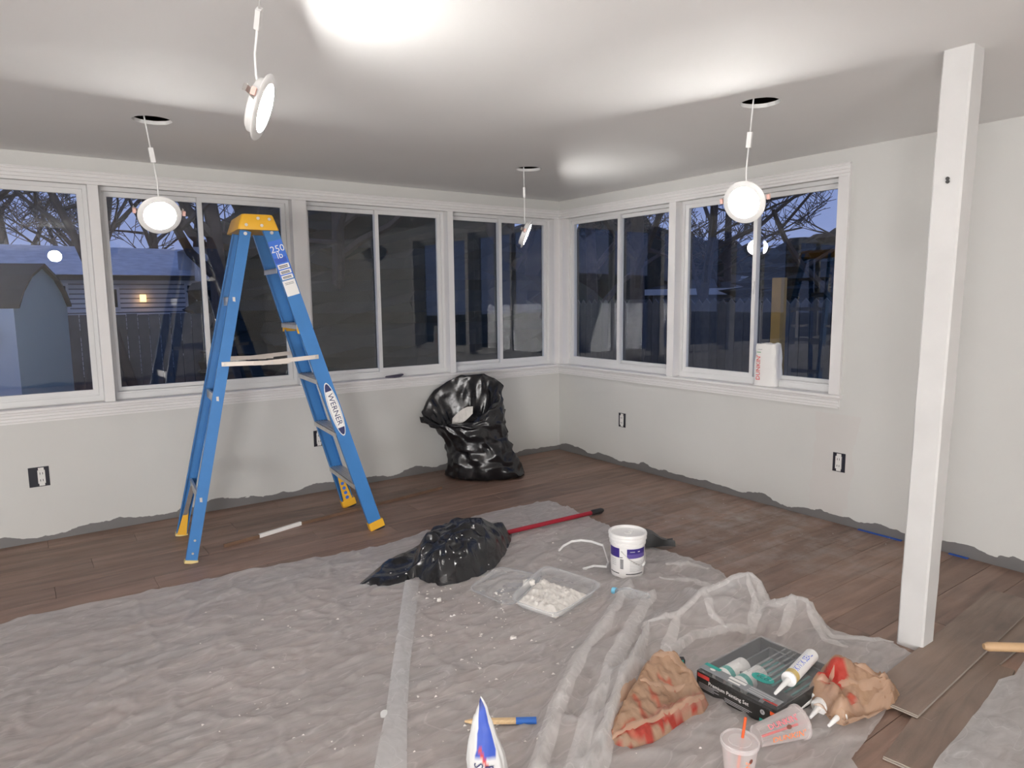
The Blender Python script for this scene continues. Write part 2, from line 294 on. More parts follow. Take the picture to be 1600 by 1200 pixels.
def struct(name, kind='structure', loc=(0, 0, 0)):
    o = bpy.data.objects.new(name, None); COL.objects.link(o); o.empty_display_size = .05; o.location = loc; XF[o.name] = Matrix.Translation(V(loc)); o['kind'] = kind; return o
def copy_tree(o, parent=None):
    c = o.copy(); COL.objects.link(c); XF[c.name] = XF.get(o.name, Matrix())
    if parent is not None: c.parent = parent
    for ch in list(o.children): copy_tree(ch, c)
    return c
def text_geo(body, size, fn, mb, mi=0, sx=1.0, shear=0):
    """flat lettering: each glyph vertex (x along the line, y up) goes through fn"""
    cu = bpy.data.curves.new('t', 'FONT'); cu.body = body; cu.size = size; cu.align_x = 'CENTER'; cu.align_y = 'CENTER'; cu.shear = shear; cu.resolution_u = 2
    o = bpy.data.objects.new('t', cu); me = bpy.data.meshes.new_from_object(o)
    mb.add([fn(v.co.x*sx, v.co.y) for v in me.vertices], [tuple(p.vertices) for p in me.polygons], mi)
    bpy.data.objects.remove(o); bpy.data.curves.remove(cu); bpy.data.meshes.remove(me)
def face_fn(o, xa, ya, off=0):
    xa, ya = V(xa).normalized(), V(ya).normalized(); n = xa.cross(ya); o = V(o)+n*off
    return lambda x, y: o+xa*x+ya*y
def rect_geo(mb, fn, x0, x1, y0, y1, mi=0): mb.add([fn(x0, y0), fn(x1, y0), fn(x1, y1), fn(x0, y1)], [(0, 1, 2, 3)], mi)
def ell_geo(mb, fn, cx, cy, rx, ry, mi=0, n=28): mb.add([fn(cx+rx*math.cos(2*math.pi*k/n), cy+ry*math.sin(2*math.pi*k/n)) for k in range(n)], [tuple(range(n))], mi)
def inpoly(x, y, P):
    r = False; j = len(P)-1
    for i in range(len(P)):
        if (P[i][1] > y) != (P[j][1] > y) and x < (P[j][0]-P[i][0])*(y-P[i][1])/(P[j][1]-P[i][1])+P[i][0]: r = not r
        j = i
    return r
def segd(x, y, a, b):
    ax, ay = a[0], a[1]; dx, dy = b[0]-ax, b[1]-ay; L = dx*dx+dy*dy
    t = max(0, min(1, ((x-ax)*dx+(y-ay)*dy)/L)) if L else 0
    return math.hypot(x-ax-t*dx, y-ay-t*dy), t
def bdist(x, y, P): return min(segd(x, y, P[i], P[(i+1) % len(P)])[0] for i in range(len(P)))
def densify(P, s):
    out = []
    for i in range(len(P)):
        a, b = P[i], P[(i+1) % len(P)]; n = max(1, int(math.hypot(b[0]-a[0], b[1]-a[1])/s))
        out += [(a[0]+(b[0]-a[0])*k/n, a[1]+(b[1]-a[1])*k/n) for k in range(n)]
    return out
def field(P, s, hf, cf=None):
    """triangulated surface over the outline P with height hf(x,y)"""
    B = densify(P, s); pts = [V((x, y)) for x, y in B]; nb = len(pts)
    x0, x1 = min(p[0] for p in P), max(p[0] for p in P); y0, y1 = min(p[1] for p in P), max(p[1] for p in P)
    j = 0; y = y0
    while y < y1:
        x = x0+(s/2 if j % 2 else 0)
        while x < x1:
            if inpoly(x, y, P) and (True if s > .03 else bdist(x, y, B if len(P) < 3 else P) > s*.45): pts.append(V((x+random.uniform(-.1, .1)*s, y+random.uniform(-.1, .1)*s)))
            x += s
        y += s*.866; j += 1
    r = geometry.delaunay_2d_cdt(pts, [(i, (i+1) % nb) for i in range(nb)], [], 1, 1e-6)
    mb = MB(); mb.add([(p.x, p.y, hf(p.x, p.y)) for p in r[0]], [tuple(f) for f in r[2]])
    cols = [cf(p.x, p.y) for p in r[0]] if cf else None
    return mb, cols
def crumple(o, cuts=2, it=1, fac=.5):
    bm = bmesh.new(); bm.from_mesh(o.data); bmesh.ops.subdivide_edges(bm, edges=bm.edges[:], cuts=cuts, use_grid_fill=True)
    for _ in range(it): bmesh.ops.smooth_vert(bm, verts=bm.verts[:], factor=fac, use_axis_x=True, use_axis_y=True, use_axis_z=True)
    for f in bm.faces: f.smooth = True
    bm.to_mesh(o.data); bm.free(); return o
def n3(x, y, z=0): return noise.noise(V((x, y, z)))
def ridge(x, y, z=0): return 1-abs(n3(x, y, z))*2

# ================================================================== ROOM SHELL
CH = 2.087; SILL = .742; HEAD = 1.945
XW, YS = -7.2, -8.2       # far walls behind the camera
LO = [(-4.42, -3.347), (-3.300, -2.229), (-2.139, -1.077), (-1.033, -.062)]   # openings in the long wall (x)
RO = [(-1.199, -.062), (-2.403, -1.255)]                                       # openings in the side wall (y)
def mapper(side): return (lambda s, d, z: V((s, d, z))) if side == 'left' else (lambda s, d, z: V((d, s, z)))
def wbox(mb, mp, s0, s1, d0, d1, z0, z1, mi=0):
    vs = [mp(a, b, c) for a in (s0, s1) for b in (d0, d1) for c in (z0, z1)]
    return mb.add(vs, [(0, 1, 3, 2), (4, 6, 7, 5), (0, 4, 5, 1), (2, 3, 7, 6), (0, 2, 6, 4), (1, 5, 7, 3)], mi)
def make_wall(name, side, ops, s_start, s_end):
    mp = mapper(side); mb = MB(); T = .14
    wbox(mb, mp, s_start, s_end, 0, T, -.008, SILL-.0181); wbox(mb, mp, s_start, s_end, 0, T, HEAD, CH)
    e = [s_start]
    for a, b in sorted(ops): e += [a, b]
    e += [s_end]
    for i in range(0, len(e), 2): wbox(mb, mp, e[i], e[i+1], 0, T, SILL-.0181, HEAD)
    return mb.build(name, MW, kind='structure')
make_wall('wall_left', 'left', LO, XW, .14)
make_wall('wall_right', 'right', RO, YS, 0)
MB().box(XW-.14, .14, YS-.14, YS, 0, CH).build('wall_rear', MW, kind='structure')
MB().box(XW-.14, XW, YS, .14, 0, CH).build('wall_side', MW, kind='structure')
# ceiling with four cut holes under a dark plenum
HOLES = [(-3.173, -1.044), (-1.096, -1.023), (-1.18, -2.700), (-3.150, -2.72), (-3.30, -4.36)]
bm = bmesh.new(); ed = []
def loop(ps):
    vs = [bm.verts.new(p) for p in ps]
    for i in range(len(vs)): ed.append(bm.edges.new((vs[i], vs[(i+1) % len(vs)])))
loop([(XW-.2, YS-.2, CH), (.55, YS-.2, CH), (.55, .55, CH), (XW-.2, .55, CH)])
HR = .079
def hole_pts(h, z, k0=0):
    return [(h[0]+(HR+.003*n3(h[0]*9+k, h[1]))*math.cos(k*2*math.pi/28), h[1]+(HR+.003*n3(h[0]*9+k, h[1]))*math.sin(k*2*math.pi/28), z) for k in range(28)]
for h in HOLES: loop(hole_pts(h, CH))
bmesh.ops.triangle_fill(bm, edges=ed, use_beauty=True)
mb = MB(); bm.verts.index_update(); mb.add([v.co.copy() for v in bm.verts], [[v.index for v in f.verts] for f in bm.faces]); bm.free()
for h in HOLES: mb.rings([hole_pts(h, CH), hole_pts(h, CH+.016)], 0, False, False)
ce = mb.build('ceiling', M['ceiling'], kind='structure', weld=True)
MB().box(XW-.2, .55, YS-.2, .55, CH+.15, CH+.19).build('deck', M['plenum'], ce)
mb = MB()
for a in ((XW-.2, XW-.16, YS-.2, .55), (.51, .55, YS-.2, .55), (XW-.2, .55, YS-.2, YS-.16), (XW-.2, .55, .51, .55)): mb.box(*a, CH, CH+.16)
mb.build('fascia', M['trim'], ce)
# floor: individual planks over a subfloor
fl_o = struct('floor')
MB().box(XW, .0, YS, .0, -.05, -.008).build('subfloor', M['subfloor'], fl_o)
PW, PL = .155, 1.22
plank_me = {}
def plank_mesh(L):
    k = round(L, 2)
    if k not in plank_me:
        b = .0012; mb = MB(); z0, z1 = -.008, 0
        x, y = L/2-.0008, PW/2-.0008
        vs = [(-x, -y, z0), (x, -y, z0), (x, y, z0), (-x, y, z0), (-x, -y, z1-b), (x, -y, z1-b), (x, y, z1-b), (-x, y, z1-b), (-x+b, -y+b, z1), (x-b, -y+b, z1), (x-b, y-b, z1), (-x+b, y-b, z1)]
        fs = [(4, 5, 9, 8), (5, 6, 10, 9), (6, 7, 11, 10), (7, 4, 8, 11), (8, 9, 10, 11), (0, 1, 5, 4), (1, 2, 6, 5), (2, 3, 7, 6), (3, 0, 4, 7)]
        me = bpy.data.meshes.new('plank'); me.from_pydata(vs, [], fs); me.materials.append(M['plank']); plank_me[k] = me
    return plank_me[k]
row = 0; y = -PW/2
while y > -4.5:
    x = 0.0; off = [.0, .42, .85, .2, .65][row % 5]+random.uniform(-.06, .06)
    x1 = 0; first = True
    while x1 > -4.9:
        L = round((PL-off) if first and off else PL, 2); first = False
        o = bpy.data.objects.new('plank', plank_mesh(L)); COL.objects.link(o); o.parent = fl_o; o.location = (x1-L/2, y, 0)
        x1 -= L
    y -= PW; row += 1
rim_y = y+PW/2
MB().box(XW, 0, YS, rim_y, -.008, 0).box(XW, x1+.001, rim_y, 0, -.008, 0).build('underlay', M['plank'], fl_o)

# ------------------------------------------------------------------ windows
def make_window(idx, side, s0, s1, front_left):
    mp = mapper(side); w = struct('window_%d' % idx)
    D0, D1, F = .055, .125, .022
    mb = MB(); z0, z1 = SILL, HEAD
    for a in ((s0, s1, z1-F, z1), (s0, s1, z0, z0+F+.012), (s0, s0+F, z0+F+.012, z1-F), (s1-F, s1, z0+F+.012, z1-F)): wbox(mb, mp, a[0], a[1], D0, D1, a[2], a[3])
    # track lips along the frame
    for d in (.062, .088, .112): wbox(mb, mp, s0+F, s1-F, d, d+.004, z0+F+.012, z0+F+.022)
    mb.build('frame', M['vinyl'], w)
    mid = (s0+s1)/2; ST = .027
    for k, (a, b) in enumerate(((s0+F, mid+.016), (mid-.016, s1-F-.0005))):
        front = (k == 0) == front_left
        d = .066 if front else .094; z0s, z1s = SILL+F+.012, HEAD-F
        m2 = MB(); t = .020
        for q in ((a, b, z1s-ST, z1s), (a, b, z0s, z0s+ST+.006), (a, a+ST, z0s+ST+.006, z1s-ST), (b-ST, b, z0s+ST+.006, z1s-ST)): wbox(m2, mp, q[0], q[1], d, d+t, q[2], q[3])
        # small latch rail in the meeting stile
        sx_ = (b-ST/2) if k == 0 else (a+ST/2)
        if front: wbox(m2, mp, sx_-.006, sx_+.006, d-.008, d, (z0s+z1s)/2-.04, (z0s+z1s)/2+.04)
        so = m2.build('sash', M['vinyl'], w)
        m3 = MB(); wbox(m3, mp, a+ST-.004, b-ST+.004, d+.008, d+.012, z0s+ST, z1s-ST+.004); m3.build('pane', M['glass'], so)
    return w
for i, (a, b) in enumerate(LO): make_window(i+1, 'left', a, b, False)
make_window(5, 'right', RO[0][0], RO[0][1], False)
make_window(6, 'right', RO[1][0], RO[1][1], False)
# ------------------------------------------------------------------ trim
def run(mb, side, prof, s0, s1):
    """profile of (d, z) points swept along the wall"""
    mp = mapper(side); n = len(prof); vs = [mp(s0, d, z) for d, z in prof]+[mp(s1, d, z) for d, z in prof]
    mb.add(vs, [(i, (i+1) % n, n+(i+1) % n, n+i) for i in range(n)]+[tuple(range(n))[::-1], tuple(range(n, 2*n))])
def flutes(z0, z1, base=-.018, n=3):
    p = [(0.002, z0), (base, z0)]; h = (z1-z0)
    for k in range(n):
        c = z0+h*(.22+.56*k/(n-1) if n > 1 else .5); g = h*.045
        p += [(base, c-g), (base+.006, c-g*.4), (base+.006, c+g*.4), (base, c+g)]
    return p+[(base, z1-.006), (base-.006, z1-.005), (base-.006, z1), (.002, z1)]
tn = 0
def trim(build):
    global tn; tn += 1; mb = MB(); build(mb); return mb.build('trim_%d' % tn, M['trim'], kind='structure')
LE = -4.52
trim(lambda m: run(m, 'left', flutes(HEAD-.004, 2.010), XW, -.0))
trim(lambda m: run(m, 'right', flutes(HEAD-.004, 2.010), -2.466, -.018))
stool = [(.0545, SILL), (-.030, SILL), (-.034, SILL-.004), (-.034, SILL-.014), (-.030, SILL-.018), (.0545, SILL-.018)]
trim(lambda m: run(m, 'left', stool, XW, 0)); trim(lambda m: run(m, 'right', stool, -2.478, -.03))
trim(lambda m: run(m, 'left', flutes(.664, SILL-.018, -.016), XW, 0)); trim(lambda m: run(m, 'right', flutes(.664, SILL-.018, -.016), -2.462, -.016))
def post(side, s0, s1, z0=SILL+.0005, z1=HEAD-.0045): trim(lambda m: wbox(m, mapper(side), s0-.002, s1+.002, -.012, .0545, z0, z1))
for a, b in ((-3.347, -3.300), (-2.229, -2.139), (-1.077, -1.033)): post('left', a, b)
post('left', -.062, -.003); post('right', -.062, -.0125); post('right', -1.255, -1.199); post('left', -4.50, -4.42)
trim(lambda m: (wbox(m, mapper('right'), -2.466, -2.401, -.016, .0545, SILL+.0005, HEAD-.0045), wbox(m, mapper('right'), -2.4665, -2.452, -.022, -.0155, SILL+.0005, HEAD-.0045)))
# ------------------------------------------------------------------ post
pr = thing('support_post', 'white painted square timber post standing between floor and ceiling', 'post', (-1.10, -3.388, 0))
def post_ring(z, g=0):
    k = z/CH; ox, oy = -.064*k, -.056*k; e = .0035*n3(z*6, 3)
    return [V((x+ox+g*sx_, y_+oy+g*sy_, z)) for x, y_, sx_, sy_ in ((-1.148+e, -3.434, 1, 1), (-1.056, -3.434+e, -1, 1), (-1.056, -3.342, -1, -1), (-1.148, -3.342-e, 1, -1))]
rr = []
for i in range(25):
    q = post_ring(CH*i/24); r8 = []
    for k in range(4):
        a, b, c = q[k-1], q[k], q[(k+1) % 4]; r8 += [b+(a-b).normalized()*.006, b+(c-b).normalized()*.006]
    rr.append(r8)
MB().rings(rr).build('shaft', mat('post_paint', (.60, .597, .59), .45, var=.05, vscale=5, bump=.25, bscale=11), pr)
mb = MB()
for px, py in ((1481, 279), (1481, 284)):
    p = pln(px, py, 0, -1.205); mb.tube([p, p+V((-.004, 0, 0))], .006, 8)
mb.build('screw_hole', M['slot'], pr)
mb = MB().box(-1.07, -1.035, -3.475, -3.44, .0005, .003); tag(mb.build('tape_scrap', M['bluetape']), 'scrap of blue masking tape at the foot of the white post', 'tape')
# blue tape along the wall foot
for nme, ya, yb, lab in (('tape_strip', pln(1340, 828, 0, -.02).y, pln(1408, 842, 0, -.02).y, 'thin blue masking tape strip along wall foot before the white post'), ('tape_strip', pln(1482, 864, 0, -.02).y, pln(1512, 871, 0, -.02).y, 'thin blue masking tape strip along wall foot past the white post')):
    tag(MB().box(-.022, -.004, min(ya, yb), max(ya, yb), .0005, .004).build(nme, M['bluetape']), lab, 'tape', 'blue tape strips at the wall foot')

# ------------------------------------------------------------------ outlets
def outlet(side, s, z, label, wide=0):
    mp = mapper(side); loc = mp(s, 0, z-.055); o = thing('wall_outlet', label, 'outlet', loc, 0, 'bare wall outlets')
    m = MB(); wbox(m, mp, s-.036-wide, s+.036, -.003, .0, z-.054, z+.054); m.build('box', M['dark'], o)  # dark proud plate stands in for the shaded open recess
    m = MB(); wbox(m, mp, s-.017, s+.017, -.010, -.003, z-.036, z+.036); wbox(m, mp, s-.013, s+.013, -.005, -.003, z-.050, z+.050); m.build('receptacle', M['outlet'], o)
    m = MB()
    for dz in (-.019, .019):
        for ds in (-.006, .006): wbox(m, mp, s+ds-.0015, s+ds+.0015, -.0105, -.0099, z+dz-.006, z+dz+.006)
    m.build('slot', M['slot'], o, kind='stuff')
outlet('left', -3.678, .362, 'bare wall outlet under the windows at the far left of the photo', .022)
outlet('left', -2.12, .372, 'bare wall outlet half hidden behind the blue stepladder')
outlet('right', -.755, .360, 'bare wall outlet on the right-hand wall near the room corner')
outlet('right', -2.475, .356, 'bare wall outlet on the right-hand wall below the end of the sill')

# ================================================================== LAMPS
def lamp(center, nrm, hole, label, side_tilt=0, bend=None):
    c = V(center); n = V(nrm).normalized(); xa = V((0, 0, 1)).cross(n).normalized(); ya = n.cross(xa)
    mt = Matrix(((xa.x, ya.x, n.x, c.x), (xa.y, ya.y, n.y, c.y), (xa.z, ya.z, n.z, c.z), (0, 0, 0, 1)))
    o = thing('hanging_ceiling_lamp', label, 'lamp', (hole[0], hole[1], CH), 0, 'unmounted round ceiling lights')
    MB().lathe([(.0633, -.001), (.066, .003), (.086, 0), (.0895, -.003), (.0895, -.006), (.072, -.007)], 48, mt).build('flange', M['white'], o, smooth=35)
    MB().lathe([(.0, .0005), (.0635, .0005)], 40, mt).build('diffuser', M['lampface'], o, recalc=False)
    MB().lathe([(.0, -.030), (.066, -.030), (.072, -.026), (.074, -.007), (.0, -.0065)], 40, mt).build('housing', M['white'], o, smooth=35)
    for sg in (-1, 1):
        m = MB(); ps = [V((sg*.070, .006, -.012)), V((sg*.088, .010, -.020)), V((sg*.103, .014, -.030)), V((sg*.098, .014, -.040))]
        for i in range(3): m.bar(mt @ ps[i], mt @ ps[i+1], .018, .002, ya)
        cl = m.build('spring_clip', M['steel'], o)
        m = MB(); m.box(-.006, .006, -.010, .010, -.006, .006, mtx=mt @ Matrix.Translation((sg*.100, .012, -.012))); m.build('clip_tab', M['ribbon'], cl)
    top = mt @ V((0, .055, -.032)); a = top+V((0, 0, .075))-n*.006; b = V((hole[0]-.03, hole[1]+.01, CH+.02)); k = a.lerp(b, .30); k2 = a.lerp(b, .52)
    MB().tube([top-V((0, 0, .012)), top+V((0, 0, .02))-n*.006, a, k], .0032, 8).tube([k2, b, b+V((0, 0, .12))], .0032, 8).build('cord', M['white'], o, smooth=True)
    m = MB(); m.bar(k, k2, .019, .013, xa); m.build('connector', M['white'], o)
    return o
lamp((-3.170, -1.045, 1.681), (.022, -.846, -.533), HOLES[0], 'round white lamp hanging lit before the windows left of the ladder top')
lamp((-1.105, -1.014, 1.694), (.705, -.593, -.389), HOLES[1], 'round white lamp hanging nearly edge-on in the room corner')
lamp((-1.205, -2.655, 1.691), (-.902, -.232, -.364), HOLES[2], 'round white lamp hanging lit before the right-hand wall windows')
lamp(tuple(ext(413, 169, 1.853)), (.84, -.42, -.34), HOLES[3], 'nearest round white lamp, tilted with its clips and housing showing')

lamp((-3.31, -4.35, 1.80), (-.08, .90, -.42), HOLES[4], 'round white lamp seen only as a reflection in the leftmost window')

# ================================================================== STEPLADDER
BF, BR = V((-2.125, -.693, 0)), V((-3.090, -.606, 0))
U = (BF-BR).normalized(); W = V((-U.y, U.x, 0))     # W points to the window wall
LB = (BF+BR)/2; uf, ur = (BF-LB).length, -(BR-LB).length; TOPC = V((-2.665, -.655, 0))-LB; ut = TOPC.dot(U)
lad = thing('stepladder', 'blue fibreglass stepladder with yellow top cap and five metal steps', 'ladder', LB, math.atan2(U.y, U.x))
def LP(u, v, z): return LB+U*u+W*v+V((0, 0, z))
def railpt(front, sgn, z, inset=0):
    if front: k = z/1.70; u = uf+(ut+.055-uf)*k; v = (.272+(.145-.272)*k)
    else: k = z/1.66; u = ur+(ut-.055-ur)*k; v = (.250+(.130-.250)*k)
    return LP(u, sgn*(v-inset), z)
def rail(front, sgn):
    p0, p1 = railpt(front, sgn, .035 if front else .012), railpt(front, sgn, 1.70 if front else 1.66); d = (p1-p0).normalized()
    out = (W*sgn); out = (out-d*out.dot(d)).normalized(); xa = d.cross(out).normalized()
    if xa.dot(U) < 0: xa = -xa
    h = .037 if front else .027; t = .005; fd = .028 if front else .022
    pr_ = [(-h, 0), (h, 0), (h, -fd), (h-t, -fd), (h-t, -t), (-h+t, -t), (-h+t, -fd), (-h, -fd)]
    m = MB(); m.prism(pr_, p0, p1, xa, out); r = m.build('front_rail' if front else 'rear_rail', M['blue'], lad)
    return r, p0, p1, d, out, xa
rails = {(f, s): rail(f, s) for f in (True, False) for s in (-1, 1)}
# steps
for z in (.275, .575, .875, 1.175, 1.470):
    a, b = railpt(True, -1, z, .006), railpt(True, 1, z, .006); m = MB()
    for du0, du1, dz0, dz1 in ((-.040, .042, -.004, 0), (.039, .042, -.030, 0), (-.040, -.037, -.026, 0)):
        m.add([p+U*du+V((0, 0, dz)) for p in (a, b) for du in (du0, du1) for dz in (dz0, dz1)], [(0, 1, 3, 2), (4, 6, 7, 5), (0, 4, 5, 1), (2, 3, 7, 6), (0, 2, 6, 4), (1, 5, 7, 3)])
    for k in range(5):
        du = -.03+.015*k; m.bar(a+U*du+V((0, 0, .001)), b+U*du+V((0, 0, .001)), .004, .003, U)
    st = m.build('step', M['alu'], lad)
    if abs(z-1.175) < .01:
        for p, sg in ((a, 1), (b, -1)):
            m = MB(); m.add([p+W*sg*q+U*du+V((0, 0, dz)) for q, dz in ((.002, -.006), (.06, -.012), (.002, -.05)) for du in (-.035, .036)], [(0, 2, 4), (1, 5, 3), (0, 1, 3, 2), (2, 3, 5, 4), (0, 4, 5, 1)])
            m.build('step_bracket', M['yellow'], st)
# rear braces
for z in (.30, .80, 1.30):
    m = MB(); m.bar(railpt(False, -1, z), railpt(False, 1, z), .045, .012, V((0, 0, 1))); m.build('rear_brace', M['alu'], lad)
for sg in (-1, 1):
    m = MB(); m.bar(railpt(False, sg, .14, .012), railpt(False, -sg, .30, .20 if False else .05), .02, .006, U) if False else m.bar(railpt(False, sg, .10, .010), railpt(False, sg, .30, .09), .022, .006, U); m.build('knee_brace', M['alu'], lad)
# spreaders: two hinged bars each side
for sg in (-1, 1):
    a = railpt(True, sg, 1.0)+W*sg*.008; b = railpt(False, sg, .985)+W*sg*.008; mid = (a+b)/2-V((0, 0, .012)); a = a+U*.012; b = b-U*.012
    m = MB(); m.bar(a, mid-U*.05, .022, .005, V((0, 0, 1))); m.bar(b, mid+U*.05, .022, .005, V((0, 0, 1))); m.bar(mid-U*.09+W*sg*.004, mid+U*.09+W*sg*.004, .018, .006, V((0, 0, 1)))
    sp = m.build('spreader', mat('spreader_metal', (.72, .66, .60), .35, metal=.4), lad)
    m = MB()
    for p in (a-U*.015, b+U*.015, mid): m.tube([p, p+W*sg*.008], .007, 10)
    m.build('rivet', M['steel'], sp, kind='stuff')
# top cap
m = MB(); zb, zt = 1.662, 1.742
def capring(z, ex, ey, cx=ut): return [LP(cx+x, y_, z) for x, y_ in ((-ex, -ey), (ex, -ey), (ex, ey), (-ex, ey))]
def rnd_ring(z, ex, ey, r=.014):
    out = []
    for sx_, sy_, a0 in ((1, 1, 0), (-1, 1, 90), (-1, -1, 180), (1, -1, 270)):
        for k in range(4):
            a = math.radians(a0+30*k); out.append(LP(ut+sx_*(ex-r)+r*math.cos(a), sy_*(ey-r)+r*math.sin(a), z))
    return out
m.rings([rnd_ring(zb, .100, .182), rnd_ring(zb+.004, .101, .183), rnd_ring(zt-.012, .080, .168), rnd_ring(zt-.002, .075, .163), rnd_ring(zt, .068, .156)])
cap = m.build('top_cap', M['yellow'], lad, smooth=40)
m = MB()
for u_, z in ((-.06, 1.685), (.0, 1.720), (.055, 1.718), (.015, 1.684)):
    v = -.183+(z-1.666)*.2; p = LP(ut+u_, v, z); m.tube([p+W*.004, p-W*.004], .008, 10)
m.build('screw', M['steel'], cap, kind='stuff')
m = MB()
for u_, v_ in ((-.035, -.06), (.035, .06), (-.035, .06), (.035, -.06)): p = LP(ut+u_, v_, zt); m.tube([p-V((0, 0, .002)), p+V((0, 0, .001))], .014, 14)
m.build('tool_hole', M['slot'], cap, kind='stuff')
m = MB()
for sg in (-1, 1):
    for f, zz in ((True, 1.652), (False, 1.645)): p = railpt(f, sg, zz); m.tube([p-W*sg*.002, p+W*sg*.006], .009, 10)
m.build('pivot', M['steel'], lad, kind='stuff')
# feet
for sg in (-1, 1):
    r, p0, p1, d, out, xa = rails[(True, sg)]
    m = MB(); b0 = railpt(True, sg, 0)+V((0, 0, .010)); t0 = b0+d*.045
    m.prism([(-.043, .006), (.043, .006), (.043, -.036), (-.043, -.036)], b0, t0, xa, out); ft = m.build('front_foot', M['yellow'], lad)
    m = MB(); m.prism([(-.041, .004), (.041, .004), (.041, -.034), (-.041, -.034)], b0-V((0, 0, .010)), b0, xa, out); m.build('rubber_pad', M['rubber'], ft)
    # inner gusset with drain holes
    m = MB(); q0, q1 = b0+d*.03-out*.030, b0+d*.215-out*.010
    m.prism([(-.030, .002), (.030, .002), (.030, -.006), (-.030, -.006)], q0, q1, xa, out, prof2=[(-.012, .002), (.016, .002), (.016, -.006), (-.012, -.006)]); g = m.build('foot_gusset', M['yellow'], lad)
    m = MB()
    for k in range(4):
        p = q0.lerp(q1, .18+.17*k)-out*.0065; m.tube([p, p-out*.0015], .011, 12)
    m.build('gusset_hole', M['stickerblue'], g, kind='stuff')
    r, p0, p1, d, out, xa = rails[(False, sg)]
    b0 = railpt(False, sg, 0); m = MB(); m.prism([(-.031, .004), (.031, .004), (.031, -.028), (-.031, -.028)], b0, b0+d*.016, xa, out); ft = m.build('rear_foot', mat('foot_cream', (.72, .58, .26), .5), lad)
    m = MB(); m.prism([(-.024, -.024), (.024, -.024), (.024, -.030), (-.024, -.030)], b0+d*.01, b0+d*.17, xa, out, prof2=[(-.006, -.010), (.012, -.010), (.012, -.016), (-.006, -.016)]); m.build('foot_gusset', M['yellow'], lad)
    m = MB()
    for q in (.05, .115): p = b0+d*q; m.tube([p-out*.001, p+out*.003], .006, 8)
    m.build('rivet', M['steel'], lad, kind='stuff')
# labels on the near front rail
r, p0, p1, d, out, xa = rails[(True, -1)]
def rail_fn(q, off=.0012):
    o = p0+d*q; return lambda x, y: o+d*(-x)+xa*y+out*off     # text runs down the rail
f0 = rail_fn(1.555, .001); m = MB(); rect_geo(m, f0, -.09, .105, -.037, .035, 0)
rect_geo(m, rail_fn(1.555, .0014), .00, .028, -.034, .028, 1)
for a, b in ((.035, .060), (.066, .088), (.094, .116)): rect_geo(m, rail_fn(1.555, .0018), a, b, -.030, .030, 2)
rect_geo(m, rail_fn(1.555, .0018), .122, .205, -.034, .032, 2)
for a, b in ((.042, .046), (.05, .054), (.073, .077), (.080, .084), (.101, .105), (.108, .111), (.135, .137), (.142, .144)): rect_geo(m, rail_fn(1.555, .0022), a, b, -.024, .022, 3)
st = m.build('rail_sticker', [M['stickerblue'], mat('sticker_deep', (.03, .09, .45), .5), M['sticker'], M['ink']], lad, recalc=False)
m = MB(); o_ = p0+d*1.60+out*.0022
text_geo('250', .050, lambda x, y: o_+xa*x+d*y, m); o2 = p0+d*1.565+out*.0022
text_geo('lb', .046, lambda x, y: o2+xa*x+d*y, m); m.build('lettering', M['sticker'], st, recalc=False)
m = MB(); fq = rail_fn(.70, .001); fq1 = rail_fn(.70, .0014); fq2 = rail_fn(.70, .0018)
ell_geo(m, fq, 0, 0, .155, .031, 0); ell_geo(m, fq1, 0, 0, .148, .027, 1)
n = 24; lens = [(x, .0255*math.sqrt(max(0, 1-(x/.148)**2))) for x in [-.105+.21*k/n for k in range(n+1)]]
m.add([fq2(x, y) for x, y in lens]+[fq2(x, -y) for x, y in lens[::-1]], [tuple(range(2*n+2))], 0)
lg = m.build('logo_sticker', [M['sticker'], M['navy']], lad, recalc=False)
m = MB(); o3 = p0+d*.70+out*.0023; text_geo('WERNER', .042, lambda x, y: o3-d*x+xa*y, m, sx=1.08); m.build('lettering', M['navy'], lg, recalc=False)

# ================================================================== DROP SHEETS
def P2(lst): return [(p.x, p.y) for p in (fl(*q) for q in lst)]
SH = [(-5.6, -1.02)]+P2([(0, 977), (160, 940), (330, 905), (460, 880), (590, 855), (680, 828), (770, 800), (858, 783), (900, 800), (940, 818), (1000, 850), (1060, 868), (1110, 885), (1150, 915), (1215, 955), (1290, 985), (1340, 997), (1395, 1008), (1432, 1028), (1410, 1075), (1375, 1130), (1330, 1190)])+[(-2.06, -3.75), (-2.5, -4.2), (-5.6, -4.2)]
def hz(px, py, bx, by):
    """world foot point and height of a crest seen at (px,py) standing over floor pixel (bx,by)"""
    b = fl(bx, by); dz = 0; lo, hi = 0, 1.0
    for _ in range(40):
        mid = (lo+hi)/2; q = V((b.x, b.y, mid))-CAM; yy = 600-FPX*q.dot(UP)/q.dot(FW)
        if yy > py: lo = mid
        else: hi = mid
    return (b.x, b.y, lo)
